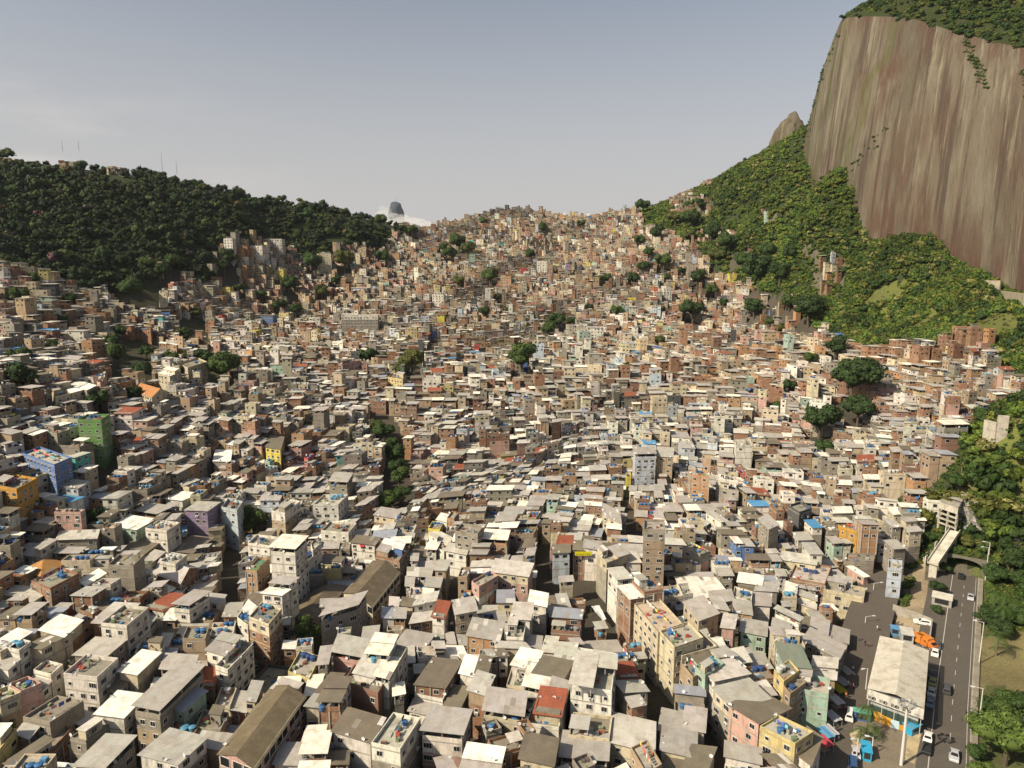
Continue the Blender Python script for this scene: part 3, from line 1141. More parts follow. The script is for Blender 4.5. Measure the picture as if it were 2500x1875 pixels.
def cloths(mb, q, z, rng):
    """a line of washing across the terrace"""
    u = rng.uniform(.2, .8)
    a, b = bil(q, u, .15), bil(q, u + rng.uniform(-.15, .15), .9)
    n = rng.randint(4, 8)
    for i in range(n):
        t0 = (i + .1) / n
        t1 = (i + .85) / n
        p, r = lerp(a, b, t0), lerp(a, b, t1)
        h = rng.uniform(.4, .9)
        c = rng.choice([(.7, .68, .65), (.6, .08, .07), (.1, .15, .45), (.75, .6, .1), (.6, .25, .35), (.08, .08, .1), (.2, .5, .5)])
        mb.face([(p[0], p[1], z + 1.8 - h), (r[0], r[1], z + 1.8 - h), (r[0], r[1], z + 1.8), (p[0], p[1], z + 1.8)], 'cloth', c)


def make_house(S, q, zb, zt, storeys, wc, rk, rng, lod, opt='', split=.6):
    """q: CCW roof quad (first edge faces the viewer as far as possible); zt: the height of the traced roof"""
    area = math.dist(q[0], q[1]) * math.dist(q[0], q[3])
    if lod < 2 and area > 34 and rk in 'sSlbzfFCcd' and not set('xy') & set(opt.split()) and rng.random() < split:
        # grown in two goes: the halves end at different heights under different roofs
        t = rng.uniform(.36, .64)
        long_u = math.dist(q[0], q[1]) > math.dist(q[0], q[3])
        a, b = (sub(q, 0, 0, t - .004, 1), sub(q, t + .004, 0, 1, 1)) if long_u else (sub(q, 0, 0, 1, t - .004), sub(q, 0, t + .004, 1, 1))
        if long_u and rng.random() < .5:
            a, b = b, a
        drop = rng.choice((.35, .6, 1.0, 1.5, 2.4, 2.7))
        rk2 = rng.choice('fFfFslSbs' + rk)
        wc2 = wc if rng.random() < .6 else rng.choice('GCWKT')
        o2 = 'y ' + ('w' if 'w' in opt.split() else '')
        make_house(S, b, zb, zt, storeys, wc, rk, rng, lod, o2)
        make_house(S, a, zb, zt - drop, storeys, wc2, rk2, rng, lod, o2)
        return
    wmat = WALLMAT.get(wc, 'plaster')
    col = vary(PAL[wc], rng, .10 if lod == 0 else .16)
    wall = S.part('wall')
    wq = q
    tw = zt
    raised = rk in 'cCd'
    if raised:
        tw = zt - 2.35
        wq = inset(q, .15)
    elif rk in 'sSbzUvlR':
        tw = zt - .12
        wq = inset(q, .12)
    # walls, storey by storey: the lower floors of many houses were left in another finish
    low = zb
    if lod < 2 and storeys >= 3 and rng.random() < (.08 if 'w' in opt else .45) and wc in 'WCGTPKI':
        cut = tw - ST * rng.choice((1, 1, 2))
        if cut > zb + 2:
            wc2 = rng.choice('GGKCWTP')
            wall.prism(wq, zb, cut, WALLMAT.get(wc2, 'plaster'), vary(PAL[wc2], rng, .1), top=False)
            low = cut
    topkey = rk if rk in 'fFp' else 'f'
    tm, tc = ROOF[topkey]
    tc = vary(tc, rng, .15)
    if 'g' in opt:
        tm, tc = 'sheeting', (.10, .22, .09)
    wall.prism(wq, low, tw, wmat, col, top=True, topmat=tm, topcol=tc)
    if lod < 2:
        bq = inset(wq, -.05)
        for s in range(storeys):
            z = tw - ST * s
            if z < zb + 1:
                break
            bc = (.36, .33, .28) if rng.random() < .6 else tuple(x * .8 for x in col)
            if s or raised or rk in 'fF':
                wall.prism(bq, z - .26, z - .015, 'concrete', bc, top=True, bottom=True)
        if wc in 'KO' and lod == 0:
            for (u, v) in ((0, 0), (1, 0), (1, 1), (0, 1), (.5, 0), (1, .5), (0, .5)):
                x, y = bil(bq, u, v)
                wall.prism([(x - .14, y - .14), (x + .14, y - .14), (x + .14, y + .14), (x - .14, y + .14)], max(zb, tw - ST * 4), tw - .02, 'concrete', (.44, .41, .35), top=False)
    openings(S, wq, zb, tw, storeys, rng, lod, 'w' in opt, 1.0 if 'o' in opt else (.92 if 'w' in opt else .7), 'a' in opt, 'o' in opt)
    # roofs
    if rk in 'nrg':
        gable(S.part('roof'), wall, q, zt - .05, rng, rk, wmat, col, lod, .15 if rk == 'n' else .22)
    elif rk == 'h':
        hip(S.part('roof'), q, zt, rng, rk)
    elif rk in 'sSbzUvlR':
        t = rng.uniform(.05, .5)
        z = [zt, zt, zt + t, zt + t] if rng.random() < .5 else [zt + t, zt, zt, zt + t]
        if rk == 'R':
            z = [zt - .5, zt - .5, zt + .9, zt + .9]
            wall.prism(wq, tw, [zt - .6, zt - .6, zt + .8, zt + .8], wmat, col, top=False)
        sheet(S.part('roof'), q, z, rng, rk, lod)
        if lod < 2 and rk != 'R' and max(z) - zt > .1:
            wall.prism(wq, tw, [a - .1 for a in z], wmat, col, top=False)
    elif raised:
        parapet(wall, wq, tw, .9, wmat, col, lod)
        t = rng.uniform(.05, .4)
        sheet(S.part('canopy'), q, [zt, zt, zt + t, zt + t], rng, rk, lod)
        posts(S, wq, tw, zt - .05, lod)
        if lod < 2:
            clutter(S.part('roof_debris'), wq, tw, rng, rng.randint(2, 5))
            if rng.random() < .6:
                cloths(S.part('washing_line'), wq, tw, rng)
    else:  # open flat roof
        ph = rng.uniform(.5, 1.0)
        parapet(wall, wq, tw, ph, wmat, col, lod)
        if lod < 2:
            clutter(S.part('roof_debris'), wq, tw, rng, rng.randint(4, 12) if area > 40 else 3)
            if rng.random() < .6 and area > 24:
                cloths(S.part('washing_line'), wq, tw, rng)
        if 'x' not in opt and area > 26 and rng.random() < (.62 if lod < 2 else .45):
            # a smaller room or a canopy on the terrace
            u0, v0 = rng.choice(((.03, .03), (.03, .45), (.45, .45), (.5, .03), (.04, .5)))
            r = sub(wq, u0, v0, min(u0 + rng.uniform(.4, .52), .97), min(v0 + rng.uniform(.42, .52), .97))
            rc = rng.choice('WCGKT' + wc)
            if rng.random() < .55:
                up = S.part('upper_room')
                up.prism(r, tw - .01, tw + 2.4, WALLMAT.get(rc, 'plaster'), vary(PAL[rc], rng, .1), top=False)
                openings(S, r, tw, tw + 2.65, 1, rng, lod, False, .6)
                sheet(S.part('upper_roof'), r, tw + 2.5, rng, rng.choice('sslSb'), lod, over=.25)
            else:
                sheet(S.part('canopy'), r, [tw + 2.2, tw + 2.2, tw + 2.5, tw + 2.5], rng, rng.choice('sslSb'), lod, over=.2)
                posts(S, r, tw, tw + 2.15, 2)
        nt = 0
        for ch in opt.split():
            if ch[0] == 't':
                nt = int(ch[1:])
        if not nt and lod < 2 and 'x' not in opt and rng.random() < .8:
            nt = rng.choice((1, 2, 2, 3, 3, 4))
        if nt:
            kind = rng.choice(('blue', 'blue', 'pale blue', 'blue', 'dark blue', 'white', 'grey'))
            u0, v0 = rng.uniform(.15, .6), rng.uniform(.5, .85)
            w = max(math.dist(wq[0], wq[1]), 2)
            for k in range(nt):
                u = u0 + (k % 3) * 1.5 / w
                v = v0 - (k // 3) * .22
                if u > .93:
                    continue
                x, y = bil(wq, u, v)
                S.tanks.append((x, y, tw + .02, kind))
    if raised and lod < 2 and rng.random() < .5:
        x, y = bil(wq, rng.uniform(.1, .9), rng.uniform(.04, .12))
        S.tanks.append((x, y, tw + .02, rng.choice(('blue', 'pale blue', 'blue', 'grey'))))
    if lod < 2 and rng.random() < .75:
        for _ in range(rng.choice((1, 1, 2))):
            e = rng.choice((0, 1, 3))
            p = lerp(wq[e], wq[(e + 1) % 4], rng.uniform(.1, .9))
            S.dish.append((p[0], p[1], tw + (.05 if not raised and rk not in 'fF' else .75), rng.uniform(-.6, .6)))


def ccw(q):
    a = sum(q[i][0] * q[(i + 1) % 4][1] - q[(i + 1) % 4][0] * q[i][1] for i in range(4))
    return q if a > 0 else q[::-1]


def front_first(q):
    """turn a CCW quad so that its first edge is the one nearest the viewer"""
    best = min(range(4), key=lambda i: (q[i][1] + q[(i + 1) % 4][1]) - .3 * math.dist(q[i], q[(i + 1) % 4]))
    return q[best:] + q[:best]

# ---------------------------------------------------------------- houses one can tell apart: three roof corners each, storeys, wall, roof | how people would point at it
FRAME = {'F1': (0, 1250, .22604), 'F2': (500, 1250, .22604), 'F3': (1000, 1250, .22604), 'F4': (1500, 1250, .22604), 'G1': (0, 1500, .22604), 'G2': (500, 1500, .22604), 'G3': (1000, 1500, .22604), 'G4': (1500, 1500, .22604),
         'P6': (1300, 1400, .28626), 'P7': (700, 1400, .28626), 'H': (1900, 1200, .27125), 'K': (1900, 1500, .27125), 'M5': (0, 850, .27125), 'M6': (500, 850, .27125), 'M7': (1000, 850, .27125), 'M8': (1400, 1050, .27125),
         'N1': (0, 300, .27125), 'N2': (500, 400, .27125), 'N3': (1000, 450, .27125), 'N4': (1400, 400, .27125), 'R2': (1900, 400, .27125), 'R3': (1900, 800, .27125)}
HEROES = '''
F1 1190,155 1470,190 1680,75 3 M S
F1 1815,415 2080,445 2310,290 2 G d
F1 1570,195 1800,225 1945,135 4 W F t3 x
F1 610,315 1040,285 1070,190 3 G l
F1 215,370 440,400 610,305 3 W s
F1 230,630 445,690 705,552 2 T h | hip-roofed house
F1 25,705 150,732 290,660 2 G S
F1 340,770 545,850 850,690 4 K f t2 x
F1 850,745 930,795 1090,700 3 W S
F1 150,960 490,1020 690,890 3 W l
F1 1165,600 1440,610 1530,520 5 G f x
F1 1650,650 1950,760 2130,600 3 K g | gabled brick house
F1 1730,560 1895,590 2020,490 4 W F t5 x
F1 1310,400 1550,460 1720,340 2 O b
F1 1530,520 1640,545 1760,455 3 G s
F1 1620,880 1750,930 1850,855 2 W S
F1 1800,920 1900,940 1990,840 2 W S
F1 1865,985 2040,1005 2270,860 5 W c
F1 2040,1075 2290,1105 2440,900 4 W s
F1 1560,1010 1760,1050 1860,1010 3 W R
F1 1090,1230 1370,1260 1610,1060 5 W f w x | grey-terraced white block
F1 430,1290 695,1345 835,1220 4 C S
F1 700,1180 850,1240 985,1150 3 K f
G1 800,455 1135,460 1290,330 4 G l
G1 270,345 445,370 620,280 4 C b
G1 -150,350 0,395 255,255 4 G S
G1 -120,470 75,525 240,400 4 W f
G1 690,675 1050,720 1180,600 4 W f w x
G1 1280,610 1480,645 1730,430 4 C S
G1 1140,780 1290,830 1460,645 3 W b
G1 1030,1080 1335,1110 1440,1000 4 W S
G1 1440,975 1720,1030 2200,570 5 G c w | long grey-roofed block
G1 1880,1020 1985,1045 2230,830 4 M z
G1 800,1630 1130,1650 1460,1330 4 G c
G1 1510,1520 1920,1615 2230,1330 4 W s
G1 250,1140 540,1200 830,1010 3 G f x
G1 230,1200 460,1250 575,1160 2 W S
G1 520,1280 730,1340 930,1180 2 W l
G1 760,1350 930,1390 1180,1210 3 G f t1
G1 150,1400 540,1540 690,1370 2 K f
G1 50,1600 140,1640 290,1545 3 W b
G1 -140,880 0,960 350,820 3 P f
G1 240,730 430,785 590,650 3 W f
F2 700,375 975,395 1110,265 8 W C w | slender white tower
F2 445,640 560,655 690,520 5 O f g x | rooftop football court block
F2 465,360 700,390 760,330 4 W f
F2 385,1010 700,1060 825,925 4 W b
F2 610,820 830,840 925,775 6 W c
F2 350,1150 465,1240 585,1040 4 W S
F2 475,1150 690,1235 830,1065 5 C f w t2 x
F2 1500,870 1810,1025 2105,650 3 C n o w | brown gabled hall
F2 850,1190 1230,1150 1530,800 2 G n
F2 1245,1120 1655,1000 1725,900 5 G c w | stained grey window block
G2 1375,395 1740,465 1790,310 4 P c
G2 1735,395 1975,420 2045,295 6 W C
G2 1740,470 2085,560 2190,375 5 W F w x
G2 1605,600 1985,690 2065,555 5 W C
G2 1500,755 1870,890 1980,700 4 N f t2
G2 1085,985 1230,985 1500,640 4 W b
G2 1215,905 1455,910 1500,830 5 W d
G2 1380,1275 1790,1380 1905,1185 4 W b | big white wall house
G2 1800,1420 2110,1490 2330,1150 4 W F x t1
G2 620,910 840,960 1010,785 4 T l
G2 150,1500 540,1659 1080,890 4 P n w o | long pink block
G2 230,1050 500,1090 930,600 1 D f x
G2 900,640 1130,720 1250,480 3 Y F t3 x
G2 115,590 250,640 525,355 4 W F w x
G2 10,370 215,415 390,240 5 W c
F2 1255,220 1550,245 1640,140 4 W f w x
F2 1580,330 1835,355 1895,275 4 W b w a
F2 1215,565 1585,595 1660,485 3 W b a
F2 1895,370 2130,405 2160,340 4 B S
F2 1845,490 2100,550 2200,400 3 K f
F2 1090,400 1110,480 1260,350 5 W f
M6 600,1475 720,1500 860,1390 5 W F
M6 730,1540 920,1550 985,1490 3 W F t4 x
M6 975,1420 1200,1420 1290,1330 5 W F w t5 x
M6 1115,1195 1280,1205 1330,1130 5 G c
M6 150,1450 290,1480 345,1400 5 I f w x
M5 1665,1455 1865,1465 1980,1395 5 L s | purple-walled house
M6 1520,1500 1710,1530 1775,1465 3 C s
M6 1190,1550 1300,1590 1400,1480 2 G b
F3 0,385 285,405 320,345 3 W C
F3 175,310 370,415 465,280 3 W l
F3 390,425 610,460 640,370 3 W l
F3 490,230 735,260 790,190 5 G f x
F3 785,285 1050,300 1080,200 4 O C w | white-topped orange house
F3 290,60 480,95 515,40 4 O F
F3 200,200 325,215 350,170 3 X f
F3 860,640 1280,695 1335,560 4 C l | wide cream hall
F3 670,770 750,830 955,710 4 P F
F3 800,900 870,960 1040,840 2 P f x
F3 495,1105 730,1060 690,930 4 C s
F3 0,1120 245,1065 310,865 4 W l w
F3 240,1110 375,1130 440,1000 4 W R
F3 620,1330 965,1385 1020,1205 4 O s w | stained orange house
F3 1090,1150 1300,1160 1335,985 5 W l
F3 1285,980 1475,1020 1490,905 4 W S
F3 1045,1375 1410,1395 1430,1250 4 W F w
F3 1530,1200 1840,1225 1870,1060 4 N z
G3 1555,495 1760,510 1815,325 3 W l
G3 1430,400 1560,410 1590,300 3 W l
P6 325,965 675,1025 715,700 5 W F w x | L-roofed white block
+ P6 320,935 505,965 560,690 l
+ P6 530,785 710,810 715,700 l
P6 235,1555 640,1590 650,1450 3 W c
P6 305,1400 655,1440 670,1330 3 C f
P6 655,1430 1035,1525 1042,1275 3 C l
P6 1080,1290 1465,1350 1475,1230 3 C s
P6 1215,1120 1478,1152 1470,1045 3 G z
P6 1095,1520 1390,1570 1395,1425 3 C s
P6 1105,1640 1480,1690 1520,1590 3 C b
P6 1640,1650 1950,1720 1945,1550 3 W s
P6 15,1170 238,1200 270,1090 4 C R | red tiled house
G3 1255,1200 1610,1250 1660,1090 3 W f
G3 795,1025 1228,1090 1262,850 4 C c | wide grey raised roof
G3 125,1240 570,1290 640,1105 4 W c
G3 630,830 810,868 900,690 4 T l
G3 540,630 690,668 730,550 4 W S
G3 710,640 830,660 855,575 4 W b
G3 1225,760 1497,820 1530,678 4 W C
G3 1330,635 1660,690 1740,555 4 G b
G3 1495,895 1680,942 1712,790 4 G s
G3 530,1700 940,1760 1022,1450 4 P S
G3 1190,1570 1550,1630 1582,1450 4 C b
G3 370,990 540,1010 600,890 3 G b
G3 -10,990 300,1060 430,810 3 W F
G3 60,760 380,790 560,500 4 K b
G3 1100,540 1340,580 1400,470 4 W S
G3 1045,780 1270,830 1330,590 3 C F
G3 -150,330 155,378 262,215 3 T s
F4 315,215 548,220 545,110 8 G F w x | tall stained concrete tower
F4 650,700 800,925 1265,925 2 C S | big white angular roof
F4 1330,850 1760,860 1780,760 3 G s t2
F4 1330,765 1590,790 1600,720 3 G S
F4 745,985 910,1170 1130,1090 4 C s w
F4 1035,930 1100,1050 1238,1062 4 C s
F4 60,800 170,915 525,860 6 K f
F4 215,1010 470,1320 750,1240 5 C p w x | peach terrace block
F4 490,1310 650,1490 960,1380 5 C F w
G4 640,390 730,480 1110,375 4 C f
G4 735,510 850,650 1110,520 4 C b w
G4 1085,440 1215,555 1410,520 4 C s
G4 990,640 1080,725 1465,635 4 W l
G4 1060,810 1270,1010 1680,905 4 C s w t4
G4 870,590 980,690 1180,560 4 M F w
G4 1285,1020 1560,1190 1900,1010 4 P b w
G4 1570,1230 1950,1420 2150,1290 4 Y F w t2 | pale yellow corner block
G4 1960,1500 2120,1620 2240,1340 3 W b
G4 1745,315 1840,560 2120,580 4 M v w | green-roofed house
G4 1690,180 1740,310 2060,340 4 C s
F4 1720,1150 1695,1270 2060,1370 3 W s
F4 1730,1045 2000,1170 2035,1135 4 W c
F4 1155,1245 1290,1258 1320,1110 4 P l w
F4 1360,1290 1640,1338 1643,1275 3 M s
F4 1365,1450 1625,1470 1630,1390 2 C f
F4 1295,1080 1485,1110 1475,1030 3 O s
F4 1490,1000 1685,1015 1690,930 3 W s
F4 1280,930 1480,990 1490,880 3 W F
H 95,790 420,850 480,690 3 K F t3 w x
F4 1845,860 1960,895 1965,840 3 C S
H 20,610 340,660 350,590 3 C l
H 215,460 285,560 400,562 4 W s
H 615,350 710,385 890,372 4 A f w x | amber house
H 695,240 755,290 905,290 6 O l
H 145,390 180,440 310,432 3 W s
H 265,285 310,325 400,320 4 W U
H 490,160 500,200 670,190 3 G S
H 115,160 190,205 300,170 4 D f
H 1000,155 1040,200 1170,190 3 C S
H 1100,125 1130,160 1285,160 4 G S
H 1140,210 1160,250 1330,250 3 G S
H 990,480 1040,525 1150,510 4 G s
H 970,270 1030,320 1110,315 4 G s
H 1140,260 1190,300 1300,290 5 C s
H 600,640 860,640 865,600 3 G f x
H 620,680 770,770 815,760 3 P S
H 985,705 1112,718 1115,640 4 I F w x | narrow pale blue house
H 440,835 655,860 660,800 3 W s
H 405,900 770,975 785,890 3 C F
H 180,980 340,1030 345,950 3 C s
H 285,1250 630,1330 640,1210 3 C s
H 220,1340 545,1510 610,1380 3 G s
H 300,1620 520,1640 530,1530 3 W l
K 140,690 450,760 465,610 3 M F
K 0,560 110,690 250,590 4 Y f w
M8 555,215 745,210 720,150 7 I c w | pale blue apartment block
M8 745,235 895,245 900,165 6 T s w
M8 1055,410 1220,430 1200,385 6 O F w t2 x | orange apartment block
M8 975,160 1095,165 1060,105 4 I s w
M8 1465,150 1610,150 1590,95 6 W F x
M8 1330,475 1490,500 1440,440 5 W f t3
M8 265,760 430,840 415,735 4 C s w
M8 110,640 268,652 250,595 4 K s
M8 890,60 1050,75 1020,25 4 W s
M8 0,1060 215,1075 215,1000 4 W s
M8 210,1090 300,1180 500,1110 5 C s
M8 300,1190 610,1190 560,1120 4 W l
M8 345,1290 395,1345 690,1310 5 W l
M8 1045,1090 1140,1130 1225,1100 4 G f x
M8 1665,800 1760,890 1850,850 5 G s
M8 1190,740 1330,825 1395,820 3 W s
M8 1090,830 1240,920 1300,880 2 W l
M5 205,960 490,1065 645,1000 5 B F w x | two-tone blue block
M5 700,660 910,660 990,610 6 V f w t3 x | bright green tower
M5 -60,1250 150,1290 335,1190 4 A f w | amber terraced house
M5 465,395 500,430 775,375 3 C S
M5 1160,375 1365,440 1525,395 2 C r | orange tiled hall
M5 1420,205 1525,225 1610,190 5 C S
M5 1610,150 1690,190 1865,135 4 C f w
M5 620,330 780,370 870,330 3 Q S
M5 870,290 900,300 960,260 4 P f
M5 525,95 700,105 745,70 3 W s
M5 1205,1460 1410,1490 1560,1430 3 K c
M5 1485,1355 1640,1370 1800,1305 3 W S
M5 1605,1220 1700,1250 1835,1205 3 C s
M5 1920,1015 2070,1020 2085,920 3 G S
M5 525,1240 700,1260 785,1215 4 I s
M5 665,1110 760,1120 880,1065 3 C S
M6 545,890 680,910 715,800 4 X b w | tan-roofed yellow house
M6 895,1000 930,1010 985,970 4 E f
M6 80,1010 225,1010 240,920 3 G S
M6 1650,270 1780,290 1815,250 4 Y f w | balconied yellow house
M6 1190,150 1240,150 1400,120 4 P F w
M6 1410,855 1590,860 1600,850 5 C f w
N2 1230,1375 1520,1370 1555,1320 7 W F w | white seven-storey block
N2 445,1362 565,1365 615,1330 4 B b w | small blue house
N2 310,1512 465,1512 460,1480 3 X F w | low yellow house
N2 150,1120 215,1112 228,1090 4 X F | upper yellow house
N2 615,955 700,952 708,935 4 X F
N2 1825,1478 1880,1482 1908,1462 5 Y F w
N2 485,668 690,682 690,650 4 W F w | white forest-edge house
N2 335,740 520,745 520,720 3 W f w
N2 165,675 250,680 245,660 8 W f w | lone white forest-edge tower
N2 1010,800 1135,815 1120,785 8 C f w
N2 2045,1178 2150,1182 2140,1165 5 W f w
N2 1240,1118 1460,1112 1450,1090 3 I s w
N2 755,1420 970,1420 975,1395 3 T f w
N2 600,1345 745,1350 755,1325 3 Y f w
N2 1000,1235 1165,1240 1170,1215 4 C f w
N2 1690,810 1745,812 1748,775 5 O f w
N2 1240,785 1325,800 1325,775 3 M f
N3 1440,260 1518,262 1515,250 4 X F w | yellow skyline house
N3 930,405 970,407 968,398 3 X f
N3 820,835 910,832 912,822 5 O f w | tall mid-valley orange house
N3 1145,700 1195,698 1240,685 6 W f w
N3 1370,890 1445,892 1445,880 4 Y f w
N3 1000,760 1060,762 1062,748 4 E f
N3 1525,1330 1580,1330 1630,1320 5 M f w | mint green block
N3 1600,1290 1740,1285 1745,1268 5 W s w
N3 1870,1070 1950,1095 2060,1080 4 M f
N3 215,1290 310,1290 305,985 1 W f
N3 1700,500 1800,505 1795,490 4 C f
M7 170,1060 290,1090 300,1070 4 P f w | bright pink house
M7 1790,165 1870,165 1880,150 5 I f w
M7 1135,650 1245,660 1250,635 4 O b
N4 1405,995 1470,995 1475,985 4 X f
N4 810,1120 880,1125 890,1110 6 W f w
'''
SKIP = 'N3 215,1290'
HOUSES = []
LANDMARK = []


def parse_quad(fr, pts, h):
    ox, oy, k = FRAME[fr]
    P = [(ox + x * k, oy + y * k) for x, y in pts]
    # footprint height: solve so that the roof sits h above the ground under its middle
    z = None
    w = None
    base = on_ground(P[1][0], P[1][1], h)
    z = base[2]
    for _ in range(4):
        w = [at_height(px, py, z) for px, py in P]
        d = (w[0][0] + w[2][0] - w[1][0], w[0][1] + w[2][1] - w[1][1])
        cx, cy = (w[0][0] + w[2][0]) / 2, (w[0][1] + w[2][1]) / 2
        z = z * .5 + .5 * (ground(cx, cy) + h)
    q = [(w[0][0], w[0][1]), (w[1][0], w[1][1]), (w[2][0], w[2][1]), d]
    return front_first(ccw(q)), z, P


def parse_far(fr, pts, h):
    """far houses seen almost edge-on: a block as wide as it looks, turned a little"""
    ox, oy, k = FRAME[fr]
    P = [(ox + x * k, oy + y * k) for x, y in pts]
    x0, x1 = min(p[0] for p in P), max(p[0] for p in P)
    b = on_ground((x0 + x1) / 2, max(p[1] for p in P), h)
    Z = b[1] * CP - (b[2] - CAMZ) * SP
    w = (x1 - x0) / F * Z
    X = ((x0 + x1) / 2 - 1250) / F * Z
    a = math.radians(6 if int(x0) % 2 else -7)
    ca, sa = math.cos(a), math.sin(a)
    d = min(max(w * .7, 7), 16)
    q = [(X + ca * u - sa * v_, b[1] + sa * u + ca * v_) for u, v_ in ((-w / 2, 0), (w / 2, 0), (w / 2, d), (-w / 2, d))]
    return q, b[2], P


def hero_houses():
    last = None
    for n, line in enumerate(HEROES.strip().split('\n')):
        if line.startswith(SKIP):
            continue
        nick = None
        if '|' in line:
            line, nick = [s.strip() for s in line.split('|')]
        tk = line.split()
        if tk[0] == '+':
            fr, pts, rk = tk[1], [tuple(float(v) for v in s.split(',')) for s in tk[2:5]], tk[5]
            ox, oy, k = FRAME[fr]
            z = last['zt'] + 2.5
            w = [at_height(ox + x * k, oy + y * k, z) for x, y in pts]
            q = [(a[0], a[1]) for a in w] + [(w[0][0] + w[2][0] - w[1][0], w[0][1] + w[2][1] - w[1][1])]
            last['extra'].append((front_first(ccw(q)), z, rk))
            continue
        fr = tk[0]
        pts = [tuple(float(v) for v in s.split(',')) for s in tk[1:4]]
        st = int(tk[4])
        wc, rk = tk[5], tk[6]
        opt = ' '.join(tk[7:])
        h = st * ST + .4
        if fr[0] == 'N' or (fr == 'M7'):
            q, z, P = parse_far(fr, pts, h)
        else:
            q, z, P = parse_quad(fr, pts, h)
        # a traced roof seen very edge-on would stretch far back: keep a believable depth
        e0, e1 = math.dist(q[0], q[1]), math.dist(q[0], q[3])
        lim = 34 if rk in 'nc' else 26
        if e1 > lim:
            k = lim / e1
            q = [q[0], q[1], lerp(q[1], q[2], k), lerp(q[0], q[3], k)]
            e1 = lim
        if e1 < 6.5:
            k = 7.5 / max(e1, .5)
            n_ = ((q[3][0] - q[0][0]) * k, (q[3][1] - q[0][1]) * k)
            if e1 < 1.5:
                L_ = max(e0, .1)
                n_ = (-(q[1][1] - q[0][1]) / L_ * 7.5, (q[1][0] - q[0][0]) / L_ * 7.5)
            q = [q[0], q[1], (q[1][0] + n_[0], q[1][1] + n_[1]), (q[0][0] + n_[0], q[0][1] + n_[1])]
        zb = min(ground(*p) for p in q) - .6
        H = dict(q=q, zb=zb, zt=z, st=st, wc=wc, rk=rk, opt=opt, nick=nick, extra=[], seed=1000 + n, px=(P[0][0] + P[2][0]) / 2, py=(P[0][1] + P[2][1]) / 2, hero=True)
        last = H
        HOUSES.append(H)
        if nick:
            LANDMARK.append((H['px'], H['py'], nick, H))


hero_houses()

# ---------------------------------------------------------------- what is already taken on the ground
OX0, OY0, ONX, ONY = -950, 40, 1900, 1180
OCC = np.zeros((ONX, ONY), bool)


def block_poly(q, grow=0.0):
    if grow:
        q = inset(q, -grow)
    xs, ys = [p[0] for p in q], [p[1] for p in q]
    i0, i1 = max(int(min(xs) - OX0), 0), min(int(max(xs) - OX0) + 2, ONX)
    j0, j1 = max(int(min(ys) - OY0), 0), min(int(max(ys) - OY0) + 2, ONY)
    if i0 >= i1 or j0 >= j1:
        return
    gx, gy = np.meshgrid(np.arange(i0, i1) + OX0 + .5, np.arange(j0, j1) + OY0 + .5, indexing='ij')
    OCC[i0:i1, j0:j1] |= in_poly_np(gx, gy, q)


def block_disc(x, y, r):
    i0, i1 = max(int(x - r - OX0), 0), min(int(x + r - OX0) + 2, ONX)
    j0, j1 = max(int(y - r - OY0), 0), min(int(y + r - OY0) + 2, ONY)
    if i0 >= i1 or j0 >= j1:
        return
    gx, gy = np.meshgrid(np.arange(i0, i1) + OX0 + .5, np.arange(j0, j1) + OY0 + .5, indexing='ij')
    OCC[i0:i1, j0:j1] |= (gx - x) ** 2 + (gy - y) ** 2 < r * r


def block_line(path, w):
    for a, b in zip(path[:-1], path[1:]):
        n = max(2, int(math.dist(a, b)))
        for i in range(n + 1):
            block_disc(a[0] + (b[0] - a[0]) * i / n, a[1] + (b[1] - a[1]) * i / n, w / 2)


def occupied(q):
    for u in (0.02, .26, .5, .74, .98):
        for v in (0.02, .26, .5, .74, .98):
            x, y = bil(q, u, v)
            i, j = int(x - OX0), int(y - OY0)
            if 0 <= i < ONX and 0 <= j < ONY and OCC[i, j]:
                return True
    return False


for H in HOUSES:
    block_poly(H['q'], .15)
for pl, w in STREETS:
    block_line(pl, w)
block_line(STREET_R, 12)
block_line(ROAD, 24)

